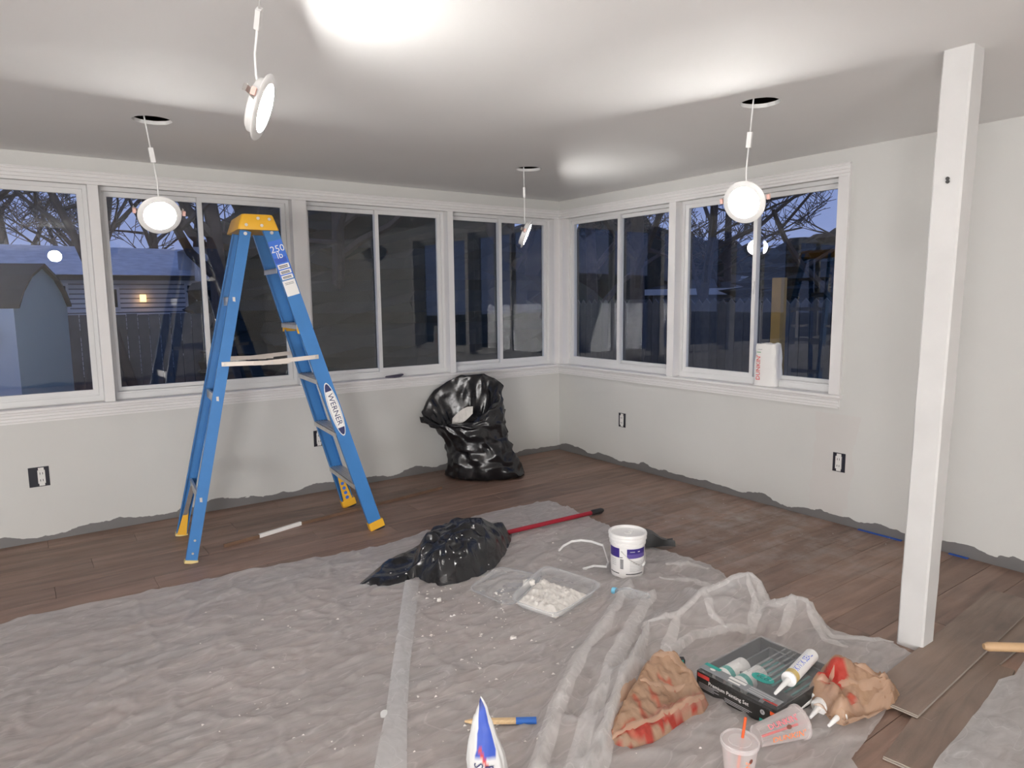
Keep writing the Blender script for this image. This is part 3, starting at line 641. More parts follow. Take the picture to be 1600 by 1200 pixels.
# the bunched film: crests, hollows and feet as (x px, y px, height), joined by flat facets with sharp folds between them
CH_ = [
 [(985, 908, .025), (950, 964, .038), (906, 1021, .040), (866, 1110, .040), (838, 1200, .040), (826, 1245, .038)],
 [(1022, 925, .018), (984, 985, .028), (950, 1050, .028), (918, 1130, .024), (897, 1200, .022), (884, 1245, .02)],
 [(1012, 973, .070), (987, 1030, .078), (962, 1092, .070), (938, 1160, .052), (918, 1202, .046), (904, 1248, .04)],
 [(1012, 973, .070), (1061, 957, .080), (1101, 922, .110), (1141, 906, .122), (1168, 898, .125), (1190, 911, .098), (1193, 942, .052), (1210, 948, .070), (1236, 933, .102), (1262, 940, .094), (1287, 981, .030), (1302, 996, .018), (1349, 997, .020), (1396, 1006, .006)],
 [(1032, 1028, .030), (1083, 994, .036), (1136, 984, .036), (1174, 985, .034), (1176, 974, .046), (1193, 942, .052)],
 [(1240, 936, .100), (1226, 985, .040), (1214, 1000, .012)], [(1168, 898, .125), (1182, 940, .075), (1176, 974, .046)], [(1101, 922, .11), (1112, 962, .070), (1136, 984, .036)],
 [(1262, 940, .094), (1290, 1004, .022), (1325, 1015, .016)], [(1040, 885, .022), (1075, 880, .026), (1108, 892, .016)], [(1030, 905, .016), (1085, 908, .022), (1128, 925, .012)],
 [(1061, 957, .080), (1050, 995, .044), (1032, 1028, .030)]]
FT_ = [(975, 900), (930, 958), (884, 1025), (842, 1110), (813, 1200), (802, 1245), (1008, 925), (965, 990), (925, 1060), (890, 1130), (866, 1200), (854, 1245), (1005, 1000), (972, 1050), (940, 1120), (915, 1180), (900, 1230),
 (1008, 1048), (982, 1108), (956, 1172), (938, 1215), (926, 1252), (1044, 1044), (1090, 1017), (1138, 1007), (1174, 1005), (1216, 1016), (1250, 1020), (1292, 1030), (1314, 1042), (1400, 1030),
 (1012, 872), (1060, 869), (1110, 886), (1050, 898), (1110, 905), (1150, 917), (1130, 935), (1050, 925), (1040, 945), (1215, 957), (1290, 987), (1345, 1003)]
tv = []; te = []; tz = []
def tadd(px, py, z):
    p = fl(px, py, z)
    for i, q in enumerate(tv):
        if abs(q.x-p.x)+abs(q.y-p.y) < .004: return i
    tv.append(V((p.x, p.y))); tz.append(z); return len(tv)-1
for c in CH_:
    ids = [tadd(*q) for q in c]; te += [(ids[i], ids[i+1]) for i in range(len(ids)-1)]
for q in FT_: tadd(*q, .0)
for p in ((-3.2, -4.1), (-1.2, -4.1), (-3.2, -1.6), (-.9, -1.6), (-.9, -3.4)): tv.append(V(p)); tz.append(0)
rt = geometry.delaunay_2d_cdt(tv, te, [], 0, 1e-6)
TZ = [max(tz[j] for j in o_) if o_ else None for o_ in rt[3]]
TRI = []
for f in rt[2]:
    q = [rt[0][i] for i in f]
    zz = [TZ[i] if TZ[i] is not None else .03 for i in f]
    if max(zz) < .001: continue
    den = (q[1].y-q[2].y)*(q[0].x-q[2].x)+(q[2].x-q[1].x)*(q[0].y-q[2].y)
    if abs(den) > 1e-9: TRI.append((min(p.x for p in q), max(p.x for p in q), min(p.y for p in q), max(p.y for p in q), q, zz, den))
def bunch(x, y):
    for x0, x1, y0, y1, q, zz, den in TRI:
        if x < x0 or x > x1 or y < y0 or y > y1: continue
        a = ((q[1].y-q[2].y)*(x-q[2].x)+(q[2].x-q[1].x)*(y-q[2].y))/den; b = ((q[2].y-q[0].y)*(x-q[2].x)+(q[0].x-q[2].x)*(y-q[2].y))/den
        if a >= -1e-6 and b >= -1e-6 and a+b <= 1+1e-6: return a*zz[0]+b*zz[1]+(1-a-b)*zz[2], 0
    return 0.0, 0
def sheet_h(x, y):
    h, _ = bunch(x, y)
    cre = max(0, ridge(x*2.2+y*.6, y*9-x*1.8, 2)-.72)*.030+max(0, ridge(x*5, y*5, 7)-.80)*.03+max(0, ridge(x*3.1-y*2.5, y*13+x*5, 11)-.82)*.03
    if h > .004: cre += min(1, h/.04)*(.0045*n3(x*13, y*13, 1)+.006*max(-.1, ridge(x*17+y*8, y*9-x*9, 4)-.6))
    return .0035+max(0, h+cre)+.002*n3(x*6, y*6, 3)
mb, _ = field(SH, .0145, sheet_h)
sheet = mb.build('drop_sheet', M['film'], recalc=True, smooth=True)
tag(sheet, 'large translucent plastic drop sheet covering the floor, bunched up beside the box', 'drop sheet')
# along the crests the film lies double: narrow folded bands
bunched = film_mat('bunched_film', (.90, .885, .875), .42, .98, .18, .5, 12, (2, 2, 2), .35, .06, .05)
for ci, c in enumerate(CH_):
    P = [fl(*q) for q in c]; pts = []
    for i in range(len(P)-1):
        n = max(2, int((P[i+1]-P[i]).length/.016)); pts += [P[i].lerp(P[i+1], k/n) for k in range(n)]
    pts.append(P[-1]); m = MB(); N_ = len(pts)
    for i, p in enumerate(pts):
        t = pts[min(i+2, N_-1)]-pts[max(i-2, 0)]; sd_ = V((-t.y, t.x, 0)).normalized(); e = min(1, min(i, N_-1-i)/4); w_ = (.026 if ci < 3 else .020)*(1+.5*n3(i*.12, ci*3.1))*(.25+.75*e)
        for k in range(5):
            q = p+sd_*w_*(k-2)/2; m.v.append(V((q.x, q.y, sheet_h(q.x, q.y)+.0022+.004*(1-abs(k-2)/2))))
    for i in range(N_-1):
        for k in range(4): m.f.append((i*5+k, i*5+k+1, (i+1)*5+k+1, (i+1)*5+k)); m.mi.append(0)
    m.build('fold', bunched, sheet, smooth=True)
# doubled strip of film: a flat fold running to the viewer
sp = [(fl(633, 912), fl(655, 910)), (fl(622, 980), fl(648, 980)), (fl(612, 1050), fl(640, 1050)), (fl(604, 1110), fl(637, 1110)), (fl(594, 1160), fl(636, 1160)), (fl(585, 1210), fl(636, 1210))]
m = MB(); rr = []
for a, b in sp:
    for k in range(1): pass
vs = []; fs = []
for i, (a, b) in enumerate(sp):
    for k in range(6):
        p = a.lerp(b, k/5); vs.append((p.x, p.y, sheet_h(p.x, p.y)+.004+.006*math.sin(math.pi*k/5)))
for i in range(len(sp)-1):
    for k in range(5): fs.append((i*6+k, i*6+k+1, (i+1)*6+k+1, (i+1)*6+k))
m.add(vs, fs); m.build('fold', M['fold'], sheet, smooth=True)
# second sheet, front right corner
S2 = P2([(1640, 1010), (1600, 1036), (1585, 1060), (1560, 1068), (1540, 1100), (1500, 1150), (1468, 1190), (1440, 1240)])+[(-2.2, -4.42), (-.7, -4.42)]
mb, _ = field(S2, .025, lambda x, y: .0125+max(0, ridge(x*3, y*10, 4)-.7)*.025+.002*n3(x*8, y*8)+(.02*max(0, ridge(x*4+2, y*2.2, 9)-.75)))
tag(mb.build('drop_sheet', film_mat('second_sheet_film', (.72, .71, .712), .60, .97, .2, .6, 8, (1.5, 4, 3), .3, .08, .1), smooth=True), 'smaller plastic drop sheet in the front corner beside the loose planks', 'drop sheet')

# ================================================================== LOOSE PLANKS AND STICKS
def board(name, label, corner, ang, L, Wd, z, tilt=0, cut=0, group='loose floor planks by the post'):
    c = V(corner); o = thing(name, label, 'plank', (c.x, c.y, z), ang, group)
    z1 = .009; m = MB()
    vs = [(0, 0, 0), (L, 0, 0), (L, Wd, tilt), (0, Wd, tilt), (0, 0, z1), (L, 0, z1), (L, Wd, z1+tilt), (0, Wd, z1+tilt)]
    m.add(vs, [(4, 5, 6, 7)], 0); m.add(vs, [(0, 3, 2, 1), (0, 1, 5, 4), (1, 2, 6, 5), (2, 3, 7, 6), (3, 0, 4, 7)], 1)
    m.build('board', [M['loose'], M['core']], o, world=False, recalc=False)
    m = MB().box(-.006, 0, 0, Wd, .002, .006); m.build('tongue', M['core'], o, world=False)
    return o
pA, pB, pC = fl(1455, 1131, .004), fl(1393, 1108, .004), fl(1585, 1022, .004)
angA = math.atan2((pC-pA).y, (pC-pA).x)
board('floor_plank', 'loose brown plank lying under another plank right of the white post', fl(1455, 1131, 0), angA, 1.22, .17, .001)
angB = math.atan2((fl(1535, 965, .02)-fl(1403, 1083, .02)).y, (fl(1535, 965, .02)-fl(1403, 1083, .02)).x)
q1 = fl(1434, 1121, .014); q0 = fl(1398, 1100, .014)
board('floor_plank', 'loose brown plank topmost beside the white post, light wooden stick on it', q1, angB-.01, 1.22, .165, .0115)
e0, e1 = fl(1380, 1186, 0), fl(1424, 1126, 0); angE = math.atan2((e1-e0).y, (e1-e0).x)
board('floor_plank', 'loose brown plank laid flat in front of the stacked two planks', e0+V((math.sin(angE), -math.cos(angE), 0))*.165, angE, .8, .165, .0005)
a = fl(1537, 1010, .045); b = a+V((.52, -.46, .0)); b.z = .05
o = thing('wood_stick', 'light wooden stick with a cut end lying across the loose planks', 'stick', (a.x, a.y, .03))
MB().tube([a, a.lerp(b, .02), a.lerp(b, .5), b], [.010, .0165, .0165, .016], 10).build('shaft', M['tanwood'], o, smooth=40)
a, m1, m2, b = fl(350, 853, .008), fl(405, 838, .008), fl(470, 818, .008), fl(690, 762, .008)
o = thing('brown_rod', 'thin brown rod with a white section lying behind the ladder feet', 'rod', (a.x, a.y, 0))
MB().bar(a, m1, .022, .012, V((0, 0, 1))).bar(m2, b, .018, .012, V((0, 0, 1))).build('shaft', M['brownstick'], o)
MB().bar(m1, m2, .024, .016, V((0, 0, 1))).build('sleeve', M['strip'], o)['label'] = 'white section of the rod'
# paint stick with blue end
a, b = fl(726, 1127, .012), fl(838, 1125, .012); d_ = (b-a).normalized(); c1 = a+d_*.62*(b-a).length*1.13
o = thing('paint_stick', 'pale wooden stick with a blue dipped end lying on the drop sheet', 'stick', (a.x, a.y, 0)); L_ = (b-a).length; sd = V((-d_.y, d_.x, 0))
oc = [(-.0125, -.004), (.0125, -.004), (.0125, .002), (.006, .006), (-.006, .006), (-.0125, .002)]
MB().prism([(x*.25, y*.4) for x, y in oc], a, a+d_*.03, sd, V((0, 0, 1)), prof2=oc).prism(oc, a+d_*.03, a+d_*L_*.715, sd, V((0, 0, 1))).build('shaft', M['wood'], o)
MB().prism([(x*1.08, y*1.1) for x, y in oc], a+d_*L_*.715, b, sd, V((0, 0, 1))).build('dipped_end', M['stickblue'], o)
# red pole
a, b = fl(745, 843, .03), fl(942, 797, .02); cgr = a.lerp(b, .905)
o = thing('red_pole', 'thin red pole with a black grip poking out from under black bag', 'pole', (a.x, a.y, 0))
MB().tube([a, cgr], .0125, 14).build('shaft', M['red'], o, smooth=40)
MB().tube([cgr-(cgr-a).normalized()*.01, cgr, b.lerp(cgr, .2), b], [.0135, .0165, .0165, .010], 14).build('grip', M['capblk'], o, smooth=50)

# ================================================================== BLACK BAGS
Rh, Fh = V((math.cos(YAW), -math.sin(YAW), 0)), V((math.sin(YAW), math.cos(YAW), 0))
def mouth_bag(C0, rings, n=96, crease=.02, cs=(7, 7, 5), rot=0, seed=0):
    """rings: (z, off, rx, ry, tilt_back, tilt_side) in view-plane-aligned frame"""
    rr = []; ca, sa = math.cos(rot), math.sin(rot); R_ = Rh*ca+Fh*sa; F_ = -Rh*sa+Fh*ca
    steps = []
    for i in range(len(rings)-1):
        k = rings[i][6] if len(rings[i]) > 6 else 6
        for j in range(k):
            t = j/k; t = t*t*(3-2*t)*.5+t*.5; steps.append(tuple(rings[i][q]+(rings[i+1][q]-rings[i][q])*t for q in range(6)))
    steps.append(rings[-1][:6])
    for z, off, rx, ry, tb, ts in steps:
        r = []
        for k in range(n):
            th = 2*math.pi*k/n; c, s = math.cos(th), math.sin(th)
            q = V((c*cs[0]*.32, s*cs[1]*.32, z*cs[2]))+V((seed*7.1, seed*3.3, 0))
            f = 1+crease*(2.4*n3(q.x*1.2, q.y*1.2, q.z*1.5)+2.2*max(-.3, ridge(q.x*1.7+q.z*.8, q.y*1.7-q.z, q.z*1.3)-.35)+.8*n3(q.x*4, q.y*4, q.z*4))
            p = C0+R_*(off+c*rx*f)+F_*(s*ry*f)+V((0, 0, z+tb*s+ts*c+(.25*crease*n3(q.x*3, q.y*3, 9) if tb else 0)))
            p.z = max(p.z, .004); r.append(p)
        rr.append(r)
    return rr
base = fl(757, 753); C0 = base+Fh*.16
def ro(z, l, r, ry, tb=0, ts=0, k=3): return (z, ((l+r)/2-757)/226, (r-l)/2/226, ry, tb, ts, k)
rr = mouth_bag(C0, [ro(.0, 702, 812, .15, k=1), ro(.015, 692, 822, .17, k=2), ro(.10, 694, 815, .175), ro(.20, 699, 802, .16), ro(.30, 692, 793, .16), ro(.40, 672, 790, .16), ro(.475, 656, 788, .15, .05, .03), ro(.565, 658, 784, .115, .170, .075, 1),
    ro(.568, 664, 778, .100, .165, .072, 2), ro(.50, 674, 768, .09, .11, .04, 2), ro(.38, 690, 755, .07, .03, 0, 1)], n=34, crease=.05, cs=(8, 8, 9), seed=1)
rn_ = random.Random(11)
for i, r in enumerate(rr):
    for k in range(len(r)):
        if r[k].z > .02: r[k] = r[k]+Rh*rn_.uniform(-.012, .012)+Fh*rn_.uniform(-.012, .012)+V((0, 0, rn_.uniform(-.016, .016)))
tag(crumple(MB().rings(rr).build('trash_bag', M['bag']), 2, 1, .45), 'black plastic trash bag standing open against the wall under the sill', 'bag')
# torn card inside its mouth
pc = C0+V((0, 0, .47))-Rh*.17-Fh*.055; m = MB(); rr = []
for i in range(9):
    t = i/8; c = pc+Rh*(-.06+.15*t)+V((0, 0, -.05+.085*t)); wdt = .02+.022*math.sin(math.pi*t)
    rr.append([c+V((0, 0, 1))*wdt*(1+.5*n3(i*2.1, 1))+Fh*.02, c-V((0, 0, 1))*wdt*(1+.5*n3(i*2.1, 5))-Fh*.03, c-V((0, 0, 1))*wdt*1.1-Fh*.027, c+V((0, 0, 1))*wdt*1.1+Fh*.023])
tag(m.rings(rr).build('paper_scrap', M['bagdust']), 'crumpled pale scrap showing in the mouth of the standing black bag', 'scrap')
# slumped bag lying on the sheet
SB = P2([(557, 918), (580, 920), (606, 921), (632, 912), (650, 904), (668, 914), (690, 919), (715, 915), (745, 905), (775, 888), (790, 868), (799, 846), (800, 836), (780, 838), (740, 838), (700, 842), (660, 852), (630, 866), (600, 882)])
pk = [hz(720, 806, 722, 862), hz(770, 812, 768, 858), hz(690, 812, 690, 872), hz(665, 830, 664, 880)]
tail = P2([(557, 918), (600, 921), (640, 905), (632, 868), (600, 884)])
sL = (fl(648, 893)-CAM).dot(Rh)
def slump_t(x, y): q = ((V((x, y, 0))-CAM).dot(Rh)-sL+.02)/.06; q = max(0, min(1, q)); return q*q*(3-2*q)
def slump_h(x, y):
    d = bdist(x, y, SB); tl = slump_t(x, y); edge = 1-math.exp(-(d/.020))
    h = .125*(1-math.exp(-(d/.055)))+.035*n3(x*5, y*5, 4)+.03*max(-.3, ridge(x*5+2*y, y*8, 1)-.5)
    return .007+edge*(h*tl+.014+.03*(1-tl)*max(0, n3(x*9, y*9, 8)+.2))
rn_ = random.Random(5)
mb, _ = field(SB, .036, lambda x, y: slump_h(x, y)+(rn_.uniform(-.017, .018)*(.3+.7*slump_t(x, y)) if bdist(x, y, SB) > .01 else 0))
tag(crumple(mb.build('trash_bag', M['bag']), 2, 1, .28), 'black plastic trash bag slumped flat on the drop sheet by the tray', 'bag')
# small scraps of plaster on that bag are part of the crumbs below

# ================================================================== BUCKET
bc = (fl(940, 886)+fl(1020, 893))/2; bc = fl(980, 897)
o = thing('plastic_bucket', 'white lidded plastic bucket with a purple label band', 'bucket', (bc.x, bc.y, .006)); mt = Matrix.Translation((bc.x, bc.y, .006))
Rb = .0825; kH = .208
prof = [(0, .004), (.070, .004), (.073, 0), (.0755, .003), (.0765, .010), (Rb-.002, kH-.055), (Rb+.002, kH-.053), (Rb+.002, kH-.043), (Rb-.001, kH-.041), (Rb, kH-.030), (Rb, kH-.02), (0, kH-.02)]
MB().lathe(prof, 56, mt).build('body', M['bucket'], o, smooth=30)
lid = MB().lathe([(0, kH-.012), (Rb-.008, kH-.011), (Rb-.006, kH-.003), (Rb-.002, kH), (Rb+.005, kH-.001), (Rb+.0075, kH-.006), (Rb+.0075, kH-.014), (Rb+.004, kH-.017), (Rb+.006, kH-.022), (Rb+.006, kH-.030), (Rb+.0015, kH-.032)], 56, mt).build('lid', M['bucket'], o, smooth=30)
MB().lathe([(0, kH-.0085), (.012, kH-.009), (.016, kH-.0119)], 24, mt).bar(V((bc.x, bc.y, kH-.004))+Rh*.005+Fh*.012, V((bc.x, bc.y, kH-.004))+Rh*.03+Fh*.018, .004, .003, V((0, 0, 1))).build('lid_boss', M['bucket'], lid)
camang = math.atan2(CAM.y-bc.y, CAM.x-bc.x)
def cyl_fn(rf, a0, z0, off):
    return lambda x, y: V((bc.x+(rf(z0+y)+off)*math.cos(a0+x/.08), bc.y+(rf(z0+y)+off)*math.sin(a0+x/.08), .006+z0+y))
rf = lambda z: .0765+(Rb-.002-.0765)*(z-.01)/(kH-.065)
def patch(mb, fn, x0, x1, y0, y1, mi=0, n=10):
    for k in range(n): a, b = x0+(x1-x0)*k/n, x0+(x1-x0)*(k+1)/n; rect_geo(mb, fn, a, b, y0, y1, mi)
m = MB(); g = cyl_fn(rf, camang, 0, .0006); g2 = cyl_fn(rf, camang, 0, .0011)
# x runs anticlockwise seen from above: negative x is toward the image left
patch(m, g, -.105, -.038, .100, .145, 0, 6); patch(m, g, -.002, .100, .120, .145, 0); patch(m, g, -.002, .100, .100, .120, 1)
patch(m, g, -.100, -.040, .022, .026, 3, 6); patch(m, g, -.006, .085, .022, .026, 3)
for i in range(8): patch(m, g2, -.034, -.018, .048+i*.006, .048+i*.006+.0035, 3, 2)
rect_geo(m, g2, -.036, -.022, .101, .104, 3)
for i in range(7): patch(m, g2, .012, .080, .038+i*.0075, .038+i*.0075+.0022, 2, 6)
for i in range(4): patch(m, g2, -.085, -.055, .06+i*.009, .0625+i*.009, 2, 3)
patch(m, g2, .012, .035, .130, .1335, 2, 3); patch(m, g2, .050, .062, .130, .1335, 4, 2)
m.build('label_print', [M['purple'], M['purple2'], M['grey'], M['ink'], M['sticker']], o, recalc=False, kind='stuff')
# wire bail with its grip
side = Rh; bp = []
p0_ = V((bc.x, bc.y, .006+kH-.048))-side*.055-Fh*.068; p1_ = V((bc.x, bc.y, .006+kH-.048))+side*.084-Fh*.01
wire = []
for k in range(13):
    t = -.35+1.75*k/12; zz = .140-.072*math.sin(math.pi*min(1, k/10)*.5)+(.05*((k-8)/4)**2 if k > 8 else 0); r_ = .0835+.010*math.sin(math.pi*k/12)
    wire.append(V((bc.x+math.cos(camang+t)*r_, bc.y+math.sin(camang+t)*r_, zz)))
bl = MB().tube(wire, .0018, 6).build('bail', M['steel'], o, smooth=True)
MB().tube(wire[8:11], .0055, 10).build('grip', M['white'], bl, smooth=True)
# tear strip peeled from the lid
ps = [fl(874, 862, .01), fl(882, 850, .05), fl(900, 846, .075), fl(922, 848, .085), fl(943, 855, .09)]
ps = []
for px, py, z in ((873, 861, .012), (880, 853, .030), (893, 846, .042), (908, 844, .048), (924, 846, .050), (942, 852, .048)): ps.append(fl(px, py, z))
m = MB()
for i in range(len(ps)-1): m.bar(ps[i], ps[i+1], .011, .004, V((0, 0, 1)))
bk = [bc+Rh*math.cos(a)*.098+Fh*math.sin(a)*.098+V((0, 0, .034)) for a in (2.55, 2.85, 3.05)]
ps += bk
m = MB()
for i in range(len(ps)-1): m.bar(ps[i], ps[i+1], .011, .004, V((0, 0, 1)))
qs = [fl(914, 888, .012), fl(928, 884, .016), bk[-1]]
for i in range(2): m.bar(qs[i], qs[i+1], .010, .004, V((0, 0, 1)))
m.lathe([(.006, -.002), (.012, -.002), (.012, .002), (.006, .002)], 14, Matrix.Translation(fl(914, 888, .012)), closed=True)
tag(m.build('tear_strip', M['white']), 'white plastic tear strip curling out behind the bucket', 'strip')
# black tool behind the bucket
a = fl(1008, 862, .01)+Fh*.10; o = thing('scrub_brush', 'small black plastic tool lying just behind the white bucket', 'tool', (a.x, a.y, 0)); b_ = a+Rh*.165-Fh*.04
def sec(p, w_, h_): return [p+Fh*w_+V((0, 0, .008)), p-Fh*w_+V((0, 0, .008)), p-Fh*w_*.8+V((0, 0, .008+h_)), p+Fh*w_*.8+V((0, 0, .008+h_))]
MB().rings([sec(a, .05, .075), sec(a.lerp(b_, .35), .045, .062), sec(a.lerp(b_, .6), .022, .035), sec(a.lerp(b_, .8), .014, .03), sec(b_, .016, .025)]).build('body', M['black'], o, smooth=30)
MB().tube([a.lerp(b_, .78)+V((0, 0, .03)), a.lerp(b_, .95)+V((0, 0, .036))], .012, 10).build('knob', M['capblk'], o, smooth=30)

# ================================================================== CLEAR TRAY
def quadmap(c00, c10, c11, c01): return lambda s, t: (c00*(1-s)+c10*s)*(1-t)+(c01*(1-s)+c11*s)*t
o = thing('clear_tray', 'clear plastic clamshell tray lying open with dried white plaster in it', 'tray', tuple(fl(850, 930)))
def shell(name, cs, depth, mtl, lift=.004):
    q = quadmap(*[fl(*c) for c in cs]); m = MB(); n = 14; rr = []
    def rg(ins, z): 
        out = []
        for k in range(n*4):
            e, t = divmod(k, n); t /= n; c = [(t, 0), (1, t), (1-t, 1), (0, 1-t)][e]
            # rounded corners
            s_, t_ = c[0]-.5, c[1]-.5; l = (abs(s_)**6+abs(t_)**6)**(1/6); k_ = .5/l if l else 1
            p = q(.5+s_*k_*(1-ins), .5+t_*k_*(1-ins)); out.append(V((p.x, p.y, z)))
        return out
    rr = [rg(0, lift+depth), rg(.04, lift+depth+.001), rg(.08, lift+depth*.9), rg(.14, lift+.003), rg(.30, lift), rg(.6, lift)]
    m.rings(rr, 0, True, False); return m.build(name, mtl, o, smooth=35, recalc=False), q
ty, qb = shell('base', [(868, 978), (793, 950), (850, 893), (948, 925)], .036, M['clear'])
shell('lid', [(800, 956), (728, 926), (778, 889), (852, 905)], .014, M['clear'])
def cake_h(s, t): return .014+.010*n3(s*5, t*5, 3)+.012*max(0, ridge(s*7, t*3, 4)-.55)
m = MB(); n = 46; vs = []; fs = []
for i in range(n+1):
    for j in range(n+1):
        s_, t_ = .09+.82*i/n, .09+.66*j/n; p = qb(s_, t_); e = min(i, n-i, j, n-j)/6; r_ = max(0, ridge(s_*9+2*n3(s_*4, t_*4), t_*22, 1)-.3)*.012
        vs.append((p.x, p.y, .010+min(1, e)*(cake_h(s_, t_)+r_)-.012*(j/n > .75)*n3(s_*8, t_*8, 9)))
for i in range(n):
    for j in range(n): fs.append((i*(n+1)+j, (i+1)*(n+1)+j, (i+1)*(n+1)+j+1, i*(n+1)+j+1))
m.add(vs, fs); pl_ = m.build('dried_plaster', M['bagdust'], smooth=50); tag(pl_, 'cracked white dried plaster lying in the clear tray', 'plaster', kind='stuff')
def chunk(center, rx, ry, rz_, label, seed):
    bm = bmesh.new(); bmesh.ops.create_icosphere(bm, subdivisions=3, radius=1)
    m = MB(); vs = []
    for v in bm.verts:
        p = v.co; f = 1+.35*n3(p.x*1.5+seed, p.y*1.5, p.z*1.5)+.15*n3(p.x*4, p.y*4+seed, p.z*4); q = V((max(-.8, min(.8, p.x))*f*rx, max(-.75, min(.75, p.y))*f*ry, max(-.7, min(.7, p.z))*f*rz_)); vs.append(center+Rh*q.x+Fh*q.y+V((0, 0, q.z)))
    bm.verts.index_update(); m.add(vs, [[v.index for v in f.verts] for f in bm.faces]); bm.free()
    return tag(m.build('plaster_chunk', M['bagdust'], smooth=30), label, 'plaster chunk', 'loose plaster chunks')
chunk(fl(826, 911, .022), .032, .020, .020, 'off-white block of plaster lying in the tray lid', 1)
chunk(fl(802, 997, .010), .014, .010, .010, 'small plaster lump on the sheet in front of the tray', 2)
chunk(fl(686, 937, .010), .012, .009, .010, 'small plaster lump on the sheet below the slumped black bag', 3)
# crumbs
m = MB(); rc = random.Random(4)
def crumb(p, s):
    a = rc.random()*6; vs = [p+V((math.cos(a+k*2.1)*s*rc.uniform(.5, 1.2), math.sin(a+k*2.1)*s*rc.uniform(.5, 1.2), 0)) for k in range(3)]+[p+V((0, 0, s*.5))]
    m.add(vs, [(0, 1, 3), (1, 2, 3), (2, 0, 3), (0, 2, 1)])
def area(n, x0, x1, y0, y1, s):
    for _ in range(n):
        p = fl(rc.uniform(x0, x1), rc.uniform(y0, y1)); p.z = sheet_h(p.x, p.y)+.001; crumb(p, s*1.5*rc.choice([.35, .5, .6, .8, 1, 1.5]))
area(60, 640, 800, 915, 1000, .005); area(80, 620, 900, 920, 1080, .004); area(70, 300, 640, 930, 1180, .0035); area(30, 640, 860, 1050, 1180, .0035); area(22, 960, 1120, 1000, 1190, .0035); area(16, 800, 940, 830, 890, .004); area(14, 730, 800, 920, 955, .007)
for _ in range(26):
    x, y = rc.uniform(-2.4, -1.95), rc.uniform(-1.84, -1.62)
    if inpoly(x, y, SB): crumb(V((x, y, slump_h(x, y)+.001)), .007*rc.choice([.5, .8, 1.2]))
for _ in range(22):
    p = fl(rc.uniform(1000, 1400), rc.uniform(740, 900)); crumb(V((p.x, p.y, .001)), .004)
tag(m.build('plaster_crumbs', M['grout']), 'white plaster crumbs scattered over the drop sheet and floor', 'crumbs', kind='stuff')
p = fl(600, 1122); m = MB(); ring_ = [V((p.x, p.y, sheet_h(p.x, p.y)+.012))+Rh*(.011*math.cos(a))*(1+.4*n3(math.cos(a), math.sin(a)))+Fh*(.020*math.sin(a)) for a in [k*math.pi/8 for k in range(16)]]
m.add(ring_, [tuple(range(16))]); m.add([q-V((0, 0, .003)) for q in ring_], [tuple(range(16))[::-1]]); tag(m.build('paint_blob', M['white']), 'white paint blob on the folded strip of the drop sheet', 'paint')

# ================================================================== WATER BOTTLE
a = fl(957, 922, .030); dr = (fl(1003, 935, .03)-a).normalized()
xa = V((0, 0, 1)).cross(dr).normalized(); ya = dr.cross(xa); mt = Matrix(((xa.x, ya.x, dr.x, a.x), (xa.y, ya.y, dr.y, a.y), (xa.z, ya.z, dr.z, a.z), (0, 0, 0, 1)))
o = thing('water_bottle', 'small clear water bottle with a light blue cap by the bucket', 'bottle', (a.x, a.y, 0))
MB().lathe([(0, 0), (.0135, 0), (.0145, .002), (.0145, .018), (0, .018)], 20, mt).build('cap', M['capblue'], o, smooth=40)
MB().lathe([(.012, .018), (.013, .025), (.024, .05), (.030, .07), (.030, .10), (.028, .105), (.030, .11), (.030, .165), (.022, .172), (0, .170)], 28, mt).build('bottle_body', M['clear'], o, smooth=40)

# ================================================================== TAN BAGS
TAN = (.56, .36, .235); REDP = (.62, .055, .03)
T1 = P2([(946, 1160), (966, 1170), (986, 1174), (1020, 1165), (1045, 1150), (1066, 1134), (1100, 1120), (1108, 1104), (1092, 1090), (1080, 1076), (1055, 1062), (1024, 1060), (1000, 1085), (975, 1118), (955, 1145)])
TR = [([hz(1012, 1026, 1026, 1074), hz(1048, 1031, 1056, 1074), hz(1074, 1050, 1076, 1084), hz(1090, 1078, 1090, 1094)], .055), ([hz(1012, 1026, 1026, 1074), hz(990, 1050, 998, 1094), hz(970, 1090, 976, 1124), hz(952, 1142, 956, 1154)], .055),
      ([hz(952, 1148, 956, 1158), hz(985, 1140, 988, 1152), hz(1030, 1122, 1032, 1138), hz(1070, 1102, 1072, 1122), hz(1100, 1090, 1100, 1110)], .030)]
def t1_h(x, y):
    h = 0; best = 0
    for q, (pts, wd) in enumerate(TR):
        for i in range(len(pts)-1):
            d, t = segd(x, y, pts[i], pts[i+1]); v = (pts[i][2]+(pts[i+1][2]-pts[i][2])*t)*max(0, 1-d/(wd*2.4))**.9
            if v > h: h = v; best = q
    return h, best
def t1_z(x, y): return .007+(1-math.exp(-bdist(x, y, T1)/.008))*(t1_h(x, y)[0]+.012+.010*n3(x*22, y*22, 2)+.014*max(-.3, ridge(x*13, y*13, 5)-.5))
lipF = [V((p[0], p[1])) for p in TR[2][0]]
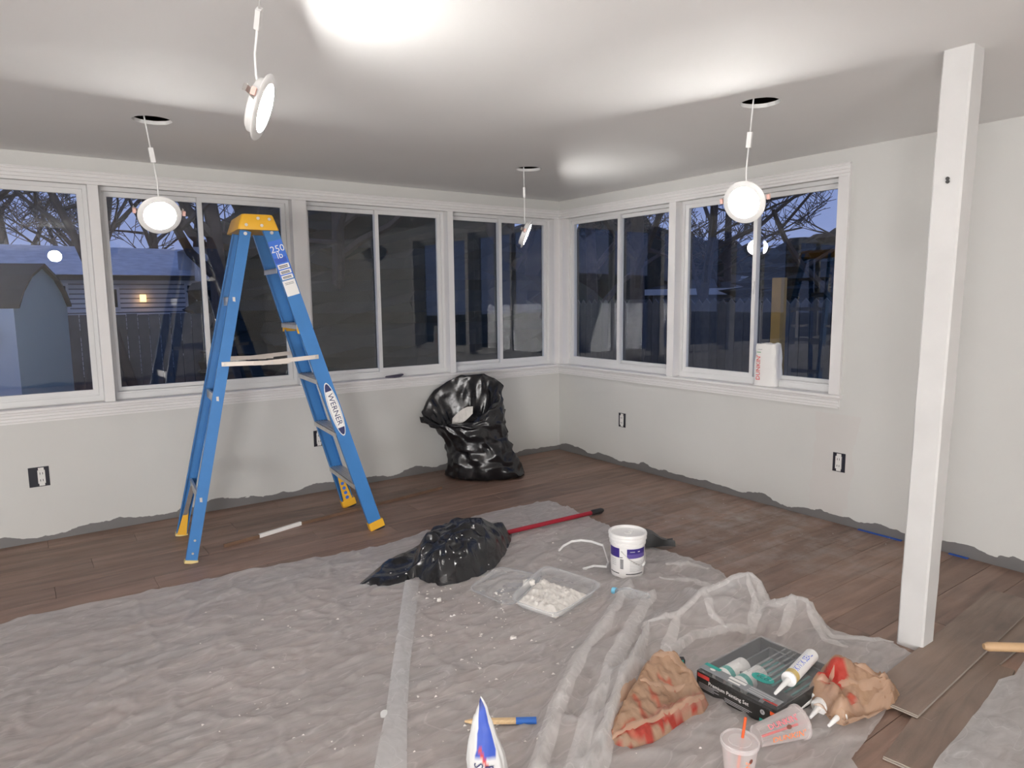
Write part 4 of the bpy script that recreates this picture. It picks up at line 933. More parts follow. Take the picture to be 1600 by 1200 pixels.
def t1_c(x, y):
    h, q = t1_h(x, y); c = (.56, .37, .245); f = (V((x, y, 0))-CAM).dot(Fh)
    near = min((segd(x, y, TR[2][0][i], TR[2][0][i+1]) for i in range(4)), key=lambda e: e[0]); front = False
    for i in range(4):
        d, t = segd(x, y, TR[2][0][i], TR[2][0][i+1])
        if abs(d-near[0]) < 1e-9: P_ = V(TR[2][0][i]).lerp(V(TR[2][0][i+1]), t); front = f < (P_-CAM).dot(Fh)-.012
    if front and n3(x*26, y*26, 3) > -.02 and near[0] < .08: return (.60, .05, .03)
    if q == 2 and not front: c = (.60, .30, .22)
    if q == 1:
        s_ = (V((x, y, 0))-CAM).dot(Rh)
        if n3(x*40+9, y*16, 1) > .28: c = (.62, .17, .10)
    return c
rn_ = random.Random(3)
mb, cols = field(T1, .0125, lambda x, y: t1_z(x, y)+(rn_.uniform(-.006, .007) if bdist(x, y, T1) > .006 else 0), t1_c)
o = mb.build('shopping_bag', M['tan'], colors=cols, recalc=False); crumple(o, 1, 1, .25)
tag(o, 'open tan plastic bag with red print, crumpled left of the box', 'bag')
# second bag: closed lumps around caulk tubes
TB = P2([(1258, 1084), (1257, 1100), (1270, 1112), (1290, 1121), (1299, 1131), (1318, 1139), (1345, 1128), (1370, 1118), (1398, 1110), (1409, 1096), (1404, 1080), (1385, 1072), (1360, 1072), (1320, 1068), (1285, 1068)])
tp = [(hz(1312, 1034, 1312, 1090), .075), (hz(1345, 1046, 1345, 1092), .07), (hz(1285, 1062, 1280, 1100), .05), (hz(1310, 1092, 1312, 1128), .045), (hz(1380, 1066, 1380, 1098), .05), (hz(1300, 1075, 1298, 1112), .05)]
NOZ = [(((1250, 1107), (1290, 1072)), 'white caulk nozzle poking from the tied bag, nearest the black box'), (((1266, 1121), (1302, 1078)), 'white caulk nozzle poking from the tied bag, middle one of three'), (((1295, 1134), (1332, 1098)), 'white caulk nozzle poking from the tied bag, furthest from the black box')]
tl0 = fl(1400, 1092)
def tan_h(x, y):
    d = bdist(x, y, TB); h = 0
    for (X, Y, Z), rd in tp: h = max(h, Z*math.exp(-(math.hypot(x-X, y-Y)/rd)**2))
    for (tq, bq), _ in NOZ:
        a_, b_ = fl(tq[0], tq[1], .02), fl(bq[0], bq[1], .03); dd_, tt_ = segd(x, y, a_.lerp(b_, .35), b_+(b_-a_)*1.2); h = max(h, .048*math.exp(-(dd_/.034)**2))
    dx, dy = x-tl0.x, y-tl0.y; ang = math.atan2(dy, dx); rr_ = math.hypot(dx, dy)
    star = .012*(1-2*abs(math.sin(ang*11)))*min(1, rr_/.05)*math.exp(-rr_/.14)
    return .006+(1-math.exp(-d/.012))*(h+.012+star+.012*max(-.3, ridge(x*14, y*14, 3)-.4)+.008*n3(x*30, y*30, 1))
rp = fl(1300, 1048, .11); rq = fl(1332, 1078, .09); r3_ = fl(1290, 1128, .01)
def tan_c(x, y):
    if math.hypot(x-rp.x, y-rp.y) < .042+.012*n3(x*40, y*40): return (.68, .035, .022)
    if math.hypot((x-rq.x), (y-rq.y)) < .018+.01*n3(x*60, y*60): return (.62, .09, .04)
    if math.hypot(x-r3_.x, y-r3_.y) < .014: return (.55, .06, .04)
    return (.56+.05*n3(x*20, y*20), .36+.03*n3(x*20, y*20), .235)
rn_ = random.Random(8)
mb, cols = field(TB, .0125, lambda x, y: tan_h(x, y)+(rn_.uniform(-.006, .007) if bdist(x, y, TB) > .006 else 0), tan_c)
tag(crumple(mb.build('shopping_bag', M['tan'], colors=cols, recalc=False), 1, 1, .25), 'tied tan plastic bag with caulk nozzles poking out, right of the box', 'bag')
def along(a, d):
    d = d.normalized(); xa = V((0, 0, 1)).cross(d).normalized(); ya = d.cross(xa)
    return Matrix(((xa.x, ya.x, d.x, a.x), (xa.y, ya.y, d.y, a.y), (xa.z, ya.z, d.z, a.z), (0, 0, 0, 1)))
def caulk(base, d, blen, label, nz=.075, r=.0235, body_only=False):
    o = thing('caulk_tube', label, 'caulk tube', (base.x, base.y, 0), 0, 'caulk tubes'); mt = along(base, d)
    MB().lathe([(0, .004), (r-.002, .004), (r, 0), (r, blen), (r+.001, blen+.001), (r+.001, blen+.006), (r-.003, blen+.008), (.010, blen+.010), (0, blen+.010)], 28, mt).build('cartridge', M['white'], o, smooth=35)
    MB().lathe([(.010, blen+.008), (.0085, blen+.02), (.0045, blen+nz), (.003, blen+nz+.002), (0, blen+nz+.002)], 16, mt).build('nozzle', M['white'], o, smooth=40)
    return o, mt
for (tip, bs), lab in NOZ:
    t = fl(tip[0], tip[1], .020); b = fl(bs[0], bs[1], .030); dd = (t-b).normalized(); caulk(t-dd*.19, dd, .118, lab, .072)

def crease(parent, hf, pts, wd, mtl):
    P = [fl(px, py, z) for px, py, z in pts]; q = []
    for i in range(len(P)-1):
        n = max(2, int((P[i+1]-P[i]).length/.008)); q += [P[i].lerp(P[i+1], k/n) for k in range(n)]
    q.append(P[-1]); m = MB(); n = len(q)
    for i, p in enumerate(q):
        t = q[min(i+1, n-1)]-q[max(i-1, 0)]; sd_ = V((-t.y, t.x, 0)).normalized(); e = min(1, min(i, n-1-i)/3); w_ = wd*(1+.4*n3(i*.3, wd*90))*(.2+.8*e)
        for k in range(5): c = p+sd_*w_*(k-2)/2; m.v.append(V((c.x, c.y, hf(c.x, c.y)+.002+.004*(1-abs(k-2)/2))))
    for i in range(n-1):
        for k in range(4): m.f.append((i*5+k, i*5+k+1, (i+1)*5+k+1, (i+1)*5+k)); m.mi.append(0)
    m.build('fold', mtl, parent, smooth=True, recalc=False)
tanfold = film_mat('tan_fold', (.66, .46, .33), .62, .97, .3, .5, 26, (1, 1, 1), .35)
tb_ = [x for x in COL.objects if x.name.startswith('shopping_bag')]
for q in ([(955, 1150, .03), (985, 1140, .035), (1030, 1120, .045), (1070, 1100, .05), (1100, 1092, .04)], [(1014, 1030, .11), (992, 1055, .09), (970, 1092, .06), (955, 1138, .03)], [(1014, 1030, .11), (1050, 1033, .10), (1076, 1056, .07), (1092, 1082, .04)], [(1000, 1085, .05), (1035, 1075, .06), (1070, 1078, .05)]): crease(tb_[0], t1_z, q, .009, tanfold)
for q in ([(1275, 1075, .06), (1320, 1070, .08), (1360, 1078, .06), (1396, 1090, .02)], [(1272, 1092, .06), (1320, 1098, .07), (1360, 1094, .05), (1396, 1092, .02)], [(1335, 1048, .10), (1368, 1066, .07), (1396, 1088, .02)], [(1315, 1122, .04), (1350, 1108, .05), (1394, 1096, .02)], [(1303, 1045, .11), (1296, 1062, .09), (1306, 1078, .08)]): crease(tb_[1], tan_h, q, .008, tanfold)

# ================================================================== PAINTING-SET BOX
bx0 = fl(1089, 1086, .004); HB = .070
tl_, tr_, br_, bl_ = fl(1089, 1046, HB), fl(1213, 1110, HB), fl(1290, 1035, HB), fl(1176, 992, HB)
ex = (tr_-tl_); ey = ((bl_-tl_)+(br_-tr_))/2; ex.z = ey.z = 0; BW, BD = ex.length, ey.length; ex.normalize(); ey = (ey-ex*ey.dot(ex)).normalized()
org = V((tl_.x, tl_.y, .004)); ang = math.atan2(ex.y, ex.x)
bo = thing('painting_set_box', 'black carton with a clear lid holding paint rollers and tray', 'box', org, ang)
def BP(x, y, z): return V((x, y, z))
t = .003; m = MB(); Hc = HB-.006
m.box(0, BW, 0, t, 0, Hc).box(0, BW, BD-t, BD, 0, Hc).box(0, t, t, BD-t, 0, Hc).box(BW-t, BW, t, BD-t, 0, Hc).box(t, BW-t, t, BD-t, 0, t)
crt = m.build('carton', M['carton'], bo, world=False)
f_ = lambda x, y: V((x, -.0006, y)); f2 = lambda x, y: V((x, -.0011, y)); m = MB()
rect_geo(m, f_, .004, .050, Hc-.018, Hc-.005, 0); rect_geo(m, f_, BW-.055, BW-.012, .002, .016, 3); rect_geo(m, f_, BW-.020, BW, Hc-.022, Hc-.010, 4)
text_geo('Premium Painting Set', .0175, lambda x, y: f2(BW*.42+x, Hc-.026+y), m, 1); ell_geo(m, f2, BW-.045, .038, .008, .008, 2)
text_geo('R', .011, lambda x, y: V((BW-.045+x, -.0015, .038+y)), m, 5)
for i in range(4): rect_geo(m, f2, .010, .070+.018*(i % 2), .012+i*.005, .0135+i*.005, 2)
for i in range(3): rect_geo(m, f2, .11, .19+.01*i, .008+i*.005, .0095+i*.005, 2)
m.build('front_print', [M['redtag'], M['sticker'], M['grey'], M['teal'], M['orange'], M['ink']], crt, world=False, recalc=False)
# lid: thin clear blister with rounded edge
def brg(ins, z, r=.012):
    out = []
    for cx, cy, a0 in ((BW-r, BD-r, 0), (r, BD-r, 90), (r, r, 180), (BW-r, r, 270)):
        for k in range(4):
            a = math.radians(a0+30*k); out.append(V((min(BW-ins, max(ins, cx+(r)*math.cos(a))) , min(BD-ins, max(ins, cy+r*math.sin(a))), z)))
    return out
m = MB(); m.rings([brg(-.002, Hc-.012), brg(-.002, Hc), brg(.001, HB-.001), brg(.006, HB+.003), brg(.03, HB+.004)], 0, True, False)
for i, x in enumerate((.40, .47, .54, .61, .68)): m.box(BW*x-.003, BW*x+.003, BD*.30, BD*.93, HB+.003, HB+.0065, bev=.001)
m.box(BW*.10, BW*.36, BD*.93, BD*.945, HB+.003, HB+.006, bev=.001)
ld = m.build('lid', M['lidfilm'], bo, world=False, smooth=30, recalc=False)
ft = lambda x, y: V((x, y, HB+.0052)); ft2 = lambda x, y: V((x, y, HB+.0058)); m = MB()
rect_geo(m, ft, .004, BW*.995, .004, BD*.12, 0); rect_geo(m, ft2, .004, BW*.22, BD*.09, BD*.135, 1); rect_geo(m, ft2, BW*.83, BW*.99, .004, .014, 3)
ell_geo(m, ft2, BW*.60, BD*.30, .038, .024, 1)
text_geo('ECO', .020, lambda x, y: V((BW*.60+x, BD*.30+y, HB+.0064)), m, 4)
rect_geo(m, ft2, BW*.36, BW*.57, BD*.07, BD*.105, 2); rect_geo(m, ft2, BW*.38, BW*.53, BD*.03, BD*.055, 2)
for i in range(3): rect_geo(m, ft2, BW*.62, BW*.92, BD*(.03+.03*i), BD*(.045+.03*i), 5)
ell_geo(m, ft2, BW*.15, BD*.07, .010, .006, 2)
m.build('lid_print', [M['panelgrey'], M['teal'], M['sticker'], M['redtag'], M['ink'], M['grey']], ld, world=False, recalc=False)
# contents: paint tray and rollers
o = thing('paint_tray', 'dark grey paint tray inside the clear-lidded box', 'tray', org, ang)
m = MB(); m.box(BW*.16, BW*.94, BD*.34, BD*.95, .010, .016).box(BW*.16, BW*.94, BD*.34, BD*.36, .016, .050).box(BW*.16, BW*.94, BD*.93, BD*.95, .016, .050).box(BW*.16, BW*.18, BD*.36, BD*.93, .016, .05).box(BW*.92, BW*.94, BD*.36, BD*.93, .016, .05); m.build('basin', M['tray'], o, world=False)
m = MB()
for i in range(8): m.box(BW*(.24+.08*i), BW*(.26+.08*i), BD*.38, BD*.9, .016, .021)
m.build('ridge', M['tealdark'], o, world=False)
for i, (x, y, lab) in enumerate(((.18, .135, 'white paint roller sleeve inside the box, nearest its outer corner'), (.40, .135, 'white paint roller sleeve inside the box, beside the teal oval'))):
    rm = Matrix.Translation((BW*x, BD*y, .036)) @ Matrix.Rotation(math.radians(-90), 4, 'X') @ Matrix.Rotation(.0, 4, 'Y')
    o = thing('paint_roller', lab, 'paint roller', org, ang, 'roller sleeves in the box')
    MB().lathe([(.017, 0), (.026, -.002), (.030, .004), (.030, .135), (.026, .14), (.017, .138)], 28, rm, closed=True).build('sleeve', M['foam'], o, world=False, smooth=40)
    MB().lathe([(.0, .004), (.0168, .004), (.0168, .02), (.0, .02)], 20, rm).build('core', M['panelgrey'], o, world=False)
    MB().lathe([(.0302, .03), (.0306, .032), (.0306, .05), (.0302, .052)], 28, rm).build('band', M['teal'], o, world=False)
# caulk tube lying on the lid
ca = fl(1268, 1024, HB+.030); cb = fl(1210, 1085, HB+.030); LC = (cb-ca).length; o, mt = caulk(ca, cb-ca, LC*.62, 'white caulk tube with blue lettering lying on the box lid', LC*.36, .0225)
L_ = LC*.62; dn = (cb-ca).normalized(); xa = V((0, 0, 1)).cross(dn).normalized(); upv = dn.cross(xa)
if upv.z < 0: upv = -upv
def tubefn(q, off, a0): return lambda x, y: ca+dn*(q-x)+(upv*math.cos(a0+y/.0225)+Rh.cross(V((0, 0, 1))).lerp(V((0, 0, 0)), 1)+sdv*math.sin(a0+y/.0225))*(.0225+off)
sdv = dn.cross(upv)
if sdv.dot(Rh) > 0: sdv = -sdv       # sdv points image-left
m = MB(); text_geo('KWIK SEAL', .026, tubefn(L_*.50, .0006, -.35), m, 0, sx=L_/.19); m.build('lettering', M['bluetxt'], o, recalc=False)
MB().lathe([(.0228, L_*.86), (.0228, L_*.985)], 28, mt).build('gold_band', M['liner'], o, recalc=False)
# teal can behind the tan bag
a = fl(1062, 1052); o = thing('teal_packet', 'small black and teal packet standing behind the open tan bag', 'packet', (a.x, a.y, .006)); 
q = Matrix.Translation((a.x, a.y, .006)) @ Matrix.Rotation(-YAW, 4, 'Z')
MB().box(-.020, .016, -.012, .012, 0, .050, bev=.003, mtx=q).build('body', M['black'], o); MB().box(-.008, .010, -.0128, -.012, .004, .0495, mtx=q).build('print', M['teal'], o)

# ================================================================== CUPS
def cup_parts(o, mt, H=.150, r0=.030, r1=.046):
    MB().lathe([(0, .004), (r0-.004, .004), (r0-.002, 0), (r0, .002), (r1, H), (r1+.0015, H+.001), (r1+.0015, H+.004), (r1-.001, H+.004)], 40, mt).build('cup_body', M['cupfilm'], o, smooth=35)
cc = fl(1156, 1162, .152); o = thing('iced_drink_cup', 'clear plastic cup standing upright with lid and orange straw', 'cup', (cc.x, cc.y, .006)); mt = Matrix.Translation((cc.x, cc.y, .006)); cup_parts(o, mt)
MB().lathe([(.0485, .146), (.0495, .150), (.0495, .156), (.047, .158), (.044, .156), (.043, .152), (.030, .153), (.028, .156), (.010, .156), (0, .156)], 40, mt).build('lid', film_mat('lid_plastic', (.84, .80, .80), .30, .9, .2, 0, 9, (1, 1, 1), .2), o, smooth=35)
s0 = V((cc.x, cc.y, .02))-Rh*.010; s1 = fl(1165, 1121, .215)
MB().tube([s0, s1], .0036, 10).build('straw', M['orange'], o, smooth=40)
m = MB(); ca_ = math.atan2(CAM.y-cc.y, CAM.x-cc.x)
def cupfn(a0, z0): return lambda x, y: V((cc.x+(.030+.016*(z0+y)/.15+.0008)*math.cos(a0+x/.042), cc.y+(.030+.016*(z0+y)/.15+.0008)*math.sin(a0+x/.042), .006+z0+y))
def vtxt(fn): return lambda x, y: fn(-y, x)
text_geo("DUNKIN'", .019, vtxt(cupfn(ca_+.55, .085)), m, 0, sx=1.05); ell_geo(m, cupfn(ca_+.70, .125), 0, 0, .005, .007, 1)
text_geo("DUNKIN'", .019, vtxt(cupfn(ca_-2.4, .085)), m, 2, sx=1.05); m.build('lettering', [M['orangeprint'], M['brown'], M['pink']], o, recalc=False)
# lying cup
ma, mbp = fl(1183, 1150, .034), fl(1248, 1128, .047); dn = (mbp-ma).normalized(); cH = .150
mt = along(mbp-dn*.150, dn); o = thing('iced_drink_cup', 'clear plastic cup with orange lettering lying on its side against the box', 'cup', (ma.x, ma.y, .006)); cup_parts(o, mt)
MB().lathe([(.0485, .146), (.0495, .150), (.0495, .156), (.044, .160), (.030, .164), (.012, .166), (0, .166)], 40, mt).build('lid', M['cupfilm'], o, smooth=35)
MB().tube([mt @ V((.004, -.01, .02)), mt @ V((.0, -.006, .182))], .0036, 10).build('straw', M['printred'], o, smooth=40)
s_ = mbp-dn*.150; upc = V((0, 0, 1)); upc = (upc-dn*upc.dot(dn)).normalized(); sdc = dn.cross(upc).normalized()
if sdc.dot(CAM-mbp) < 0: sdc = -sdc
def lyfn(q, a0): return lambda x, y: s_+dn*(q+x)+(upc*math.cos(a0-y/.04)+sdc*math.sin(a0-y/.04))*(.030+.016*(q+x)/.15+.0008)
m = MB(); text_geo("DUNKIN'", .026, lyfn(.085, 1.62), m, 0, sx=1.0); text_geo("DUNKIN'", .024, lyfn(.080, .55), m, 1, sx=1.0); ell_geo(m, lyfn(.090, .95), 0, 0, .008, .006, 2); m.build('lettering', [M['orangeprint'], M['pink'], M['brown']], o, recalc=False)

# ================================================================== POLY SACK (front)
sb = fl(762, 1262); tip = hz(752, 1094, 757, 1262); hh = tip[2]
cols = []; rr = []; NS = 22; n_ = 64
Ct = V((sb.x, sb.y, 0))
for i in range(NS+1):
    t = i/NS; z = hh*t; wd = .057*(1-t)**.75+.003+.010*math.sin(math.pi*t); dp = .045*(1-t)**.9+.002; r = []
    for k in range(n_):
        th = 2*math.pi*k/n_; c, s = math.cos(th), math.sin(th); f = 1+.10*n3(c*1.6, s*1.6, z*16)+.06*n3(c*5, s*5, z*30)
        p = Ct+Rh*(c*wd*f-.016*t+.010*(1-t))+Fh*(s*dp*f)+V((0, 0, z+(.012*c if t > .9 else 0))); p.z = max(.006, p.z); r.append(p)
        x_ = c*wd
        col = (.58, .58, .575)
        if t > .52 and s < .1 and c > -.25-.5*(1-t) and c < .62+.25*(t-.5) : col = (.03, .075, .40) if t < .93 else (.02, .04, .2)
        if .40 < t < .62 and s < 0 and abs(c-(-.30+.9*(.62-t)/.22*.55)) < .09: col = (.48, .04, .04)
        cols.append(col)
    rr.append(r)
sk = MB().rings(rr).build('compound_sack', M['easy'], smooth=True, colors=cols, recalc=True); tag(sk, 'white and blue paper sack with dark lettering standing folded at the front', 'sack')
m = MB()
def skfn(q): 
    def g(x, y):
        z = q+y; t = max(0, min(.98, z/hh)); wd = .057*(1-t)**.75+.003+.010*math.sin(math.pi*t); dp = .045*(1-t)**.9+.002; c = max(-.95, min(.95, (x)/wd)); s = -math.sqrt(1-c*c)
        f = 1+.10*n3(c*1.6, s*1.6, z*16)+.06*n3(c*5, s*5, z*30)
        return Ct+Rh*(c*wd*f-.016*t+.010*(1-t))+Fh*(s*dp*f-.004)+V((0, 0, z))
    return g
g = skfn(hh*.36)
text_geo('EASY', .030, lambda x, y: g(.008-y*-1, -x), m); text_geo('SAND', .030, lambda x, y: g(-.018+y, -x), m)
m.build('lettering', M['navy'], sk, recalc=False)

# ================================================================== ON THE SILL
pb = thing('paper_bag', 'white paper takeaway bag with red lettering standing on the windowsill', 'bag', tuple(fl(1194, 602, SILL)))
b0 = fl(1195, 603, SILL); rr = []; n_ = 40
for i in range(15):
    t = i/14; z = SILL+.001+.262*t; r = []
    for k in range(n_):
        th = 2*math.pi*(k+.5)/n_; c, s = math.cos(th), math.sin(th); l = (abs(c)**5+abs(s)**5)**.2; c2, s2 = c/l, s/l
        wx, wy = .078-.006*t, .050-.008*t; f = 1+.10*n3(c*2, s*2, z*16)+.04*n3(c*5, s*5, z*30)-(.28*t*abs(c)*(1 if abs(s) < .6 else .3) if t > .2 else 0)*.4
        r.append(b0+V((.028, 0, 0))+V((.1, -.995, 0))*(c2*wx*f)+V((.995, .1, 0))*(s2*wy*f)+V((0, 0, z-SILL+(.008*n3(c*3, s*3, 7) if i == 14 else 0))))
    rr.append(r)
sk = MB().rings(rr, 0, False, True).build('paper', M['paper'], pb, smooth=40, recalc=False)
m = MB(); cA = b0+V((.028, 0, 0)); xd = V((.1, -.995, 0)); nd = V((-.995, -.1, 0))
text_geo("DUNKIN'", .038, lambda x, y: cA+xd*(-.034-y)+nd*.0585+V((0, 0, .115+x)), m, 0, sx=1.0); 
rect_geo(m, lambda x, y: cA+xd*x+nd*.051+V((0, 0, y)), -.050, -.024, .208, .213, 1); rect_geo(m, lambda x, y: cA+xd*x+nd*.050+V((0, 0, y)), -.044, -.016, .226, .230, 2)
m.build('lettering', [M['printred'], M['printgreen'], M['grey']], pb, recalc=False)
c_ = V((pln(616, 585, 1, .01).x, .010, SILL)); m = MB(); rr = []
def pad(z, k): return [V((c_.x-.068*k, c_.y+.008, z+.002)), V((c_.x-.010, c_.y-.033*k, z)), V((c_.x+.040*k, c_.y-.022*k, z+.003)), V((c_.x+.078*k, c_.y+.006*k, z+.010)), V((c_.x+.01*k, c_.y+.038*k, z+.003)), V((c_.x-.040*k, c_.y+.036*k, z))]
tag(MB().rings([pad(SILL+.001, 1), pad(SILL+.008, 1.0), pad(SILL+.011, .9)]).build('sanding_pad', M['purplepad'], smooth=30), 'dark purple sanding pad lying on the windowsill', 'sanding pad')

# ================================================================== OUTSIDE
GZ = -.50
g_ = MB().add([(-60, .2, GZ), (60, .2, GZ), (60, 90, GZ), (-60, 90, GZ)], [(0, 1, 2, 3)]).add([(.2, -60, GZ), (60, -60, GZ), (60, .2, GZ), (.2, .2, GZ)], [(0, 1, 2, 3)]); g_.build('ground', M['lawn'], kind='structure')
# shed with a curved barn roof
s0, s1 = V((-3.72, 3.5, GZ)), V((-3.20, 5.25, GZ))    # gable end runs s0 -> s1
gx = (s1-s0).normalized(); gy = V((-gx.y, gx.x, 0)); gw = (s1-s0).length
o = thing('garden_shed', 'small pale teal barn-roofed garden shed outside the leftmost window', 'shed', s0)
ev = ext(35, 482, 6.4).z; ap = ext(57, 416, 7.2).z
arch = [(0, ev), (.10*gw, ev+(ap-ev)*.36), (.25*gw, ev+(ap-ev)*.70), (.5*gw, ap), (.75*gw, ev+(ap-ev)*.70), (.90*gw, ev+(ap-ev)*.36), (gw, ev)]
def SP(a, b, z): return s0+gx*a+gy*b+V((0, 0, z-GZ))
m = MB(); n = len(arch); m.add([SP(0, 0, GZ)]+[SP(a, 0, z) for a, z in arch]+[SP(gw, 0, GZ)], [tuple(range(n+2))]); m.build('gable_wall', M['shed'], o)
m = MB(); m.add([SP(0, 0, GZ), SP(0, 3.2, GZ), SP(0, 3.2, ev), SP(0, 0, ev)], [(0, 1, 2, 3)]); m.add([SP(gw, 0, GZ), SP(gw, 3.2, GZ), SP(gw, 3.2, ev), SP(gw, 0, ev)], [(0, 1, 2, 3)]); m.build('side_wall', M['shedblue'], o)
m = MB()
for i in range(n-1):
    (a0, z0), (a1, z1) = arch[i], arch[i+1]
    m.add([SP(a0, -.05, z0+.03), SP(a1, -.05, z1+.03), SP(a1, 3.25, z1+.03), SP(a0, 3.25, z0+.03), SP(a0, -.05, z0), SP(a1, -.05, z1), SP(a1, 3.25, z1), SP(a0, 3.25, z0)], [(0, 1, 2, 3), (4, 7, 6, 5), (0, 4, 5, 1), (3, 2, 6, 7)])
m.build('roof', M['shingledark'], o)
m = MB(); m.box(0, .006, 0, .001, 0, .001); 
dp_ = SP(-.02, .35, GZ+1.2); m = MB().lathe([(.10, -.02), (.16, -.02), (.17, .0), (.16, .02), (.10, .02)], 16, Matrix.Translation(SP(-.03, .30, ext(10, 520, 6.4).z)) @ Matrix.Rotation(math.atan2(gx.y, gx.x), 4, 'Z') @ Matrix.Rotation(math.pi/2, 4, 'Y'), closed=True); m.build('wreath', M['evergreen'], o)
# ranch house beyond the fence
YH = 15.0
def hp(px, py, Y=YH): return pln(px, py, 1, Y)
hx0, hx1 = hp(-260, 470).x, hp(318, 470).x; he = hp(150, 427).z; hr = pln(120, 385, 1, YH+3.2).z
o = thing('ranch_house', 'long white ranch house with a pale roof beyond the back fence', 'house', ((hx0+hx1)/2, YH+3, GZ))
MB().box(hx0, hx1, YH, YH+6, GZ, he).build('wall', mat('siding_shadow', (.22, .23, .25), .8), o)  # darker wall colour paints the shadow lines between the clapboards
m = MB(); m.add([(hx0-.4, YH-.5, he-.05), (hx1+.4, YH-.5, he-.05), (hx1+.4, YH+3.2, hr), (hx0-.4, YH+3.2, hr), (hx1+.4, YH+6.6, he-.05), (hx0-.4, YH+6.6, he-.05)], [(0, 1, 2, 3), (3, 2, 4, 5), (0, 5, 4, 1)]); m.build('roof', M['shingle'], o)
for a, b, t_, bt in ((87, 105, 447, 484), (170, 184, 452, 480), (292, 307, 446, 482), (30, 44, 447, 482)):
    p, q = hp(a, t_), hp(b, bt); fr = MB().box(p.x-.06, q.x+.06, YH-.04, YH, q.z-.06, p.z+.06).build('window', M['siding'], o); MB().box(p.x, q.x, YH-.045, YH-.03, q.z, p.z).build('window_pane', M['housewin'], fr)
p = hp(222, 466); MB().tube([(p.x, YH-.16, p.z-.09), (p.x, YH-.16, p.z+.09)], .07, 8).build('porch_light', M['porch'], o)
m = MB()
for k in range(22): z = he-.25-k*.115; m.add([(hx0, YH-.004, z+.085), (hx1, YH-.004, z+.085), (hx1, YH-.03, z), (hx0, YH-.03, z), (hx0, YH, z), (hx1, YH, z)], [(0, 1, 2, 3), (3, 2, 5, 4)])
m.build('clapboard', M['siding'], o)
# wing with its gable towards us
wx0, wx1 = hp(318, 470, 13.5).x, hp(406, 470, 13.5).x; we = hp(402, 452, 13.5).z; wr = hp(345, 388, 13.5).z
o = thing('house_wing', 'white house wing with a steep grey roof beside the ranch house', 'house', ((wx0+wx1)/2, 15, GZ))
m = MB().add([(wx0, 13.5, GZ), (wx1, 13.5, GZ), (wx1, 13.5, we), (wx0, 13.5, we+.6)], [(0, 1, 2, 3)]).add([(wx1, 13.5, GZ), (wx1, 14.9, GZ), (wx1, 14.9, we), (wx1, 13.5, we)], [(0, 1, 2, 3)]); m.build('wall', M['siding'], o)
m = MB().add([(wx0-.2, 13.3, wr), (wx0+.9, 13.3, wr), (wx1+.3, 13.3, we), (wx0-.2, 13.3, we+.2), (wx0-.2, 15.2, wr), (wx0+.9, 15.2, wr), (wx1+.3, 15.2, we), (wx0-.2, 15.2, we+.2)], [(0, 3, 2, 1), (4, 5, 6, 7), (0, 1, 5, 4), (1, 2, 6, 5)]); m.build('roof', M['shingle'], o)
m = MB()
for k in range(22): z = we-.05-k*.11; m.box(wx0, wx1, 13.47, 13.5, z, z+.075)
m.build('clapboard', M['siding'], o)
# fences: every board its own piece
def fence(name, label, p, q, top, bw=.14, picket=False, rails_=True):
    p, q = V(p), V(q); L = (q-p).length; d = (q-p).normalized(); a = math.atan2(d.y, d.x); H = top-GZ
    o = thing(name, label, 'fence', p, a); th = .02; ww = bw*.94
    vs = [(0, 0, 0), (ww, 0, 0), (ww, th, 0), (0, th, 0)]
    topv = [(0, 0, H-.08), (ww*.5, 0, H), (ww, 0, H-.08), (ww, th, H-.08), (ww*.5, th, H), (0, th, H-.08)] if picket else [(0, 0, H), (ww, 0, H), (ww, th, H), (0, th, H)]
    v = vs+topv
    fs = [(0, 1, 6, 5, 4), (2, 3, 9, 8, 7), (1, 2, 7, 6), (3, 0, 4, 9), (4, 5, 8, 9), (5, 6, 7, 8)] if picket else [(0, 1, 5, 4), (1, 2, 6, 5), (2, 3, 7, 6), (3, 0, 4, 7), (4, 5, 6, 7)]
    me = bpy.data.meshes.new('board'); me.from_pydata(v, [], fs); me.materials.append(M['fence'])
    for k in range(int(L/bw)):
        b = bpy.data.objects.new('board', me); COL.objects.link(b); b.parent = o; b.location = (k*bw, .006*random.uniform(-1, 1), random.uniform(-.02, 0))
    m = MB()
    for z in (.3, H-.3): m.box(0, L, th, th+.05, z, z+.08)
    m.build('rail', M['fence'], o, world=False)
    return o
ft_ = pln(250, 489, 1, 6.5).z
fence('board_fence', 'dark board fence outside the long wall windows', (-4.4, 6.5, GZ), (3.2, 6.5, GZ), ft_)
fr_ = pln(1100, 466, 0, 5.0).z
fence('picket_fence', 'dark fence with pointed pickets outside the right-hand windows', (5.0, 6.4, GZ), (5.0, -1.0, GZ), fr_, .15, True)
fr2 = pln(1270, 456, 0, 3.2).z
fence('gate_fence', 'close dark board fence seen low in the last right-hand window', (3.2, -1.15, GZ), (3.2, -3.0, GZ), fr2, .145)
pp = pln(1216, 500, 0, 1.7); ptop = pln(1216, 434, 0, 1.7).z
o = thing('deck_post', 'yellowish new timber post outside behind the paper bag', 'post', (pp.x, pp.y, GZ)); MB().box(pp.x-.045, pp.x+.045, pp.y-.045, pp.y+.045, GZ, ptop, bev=.004).build('timber', M['fencepost'], o); MB().box(pp.x-.05, pp.x+.05, pp.y-.05, pp.y+.05, GZ, GZ+.06).build('post_base', M['steel'], o)
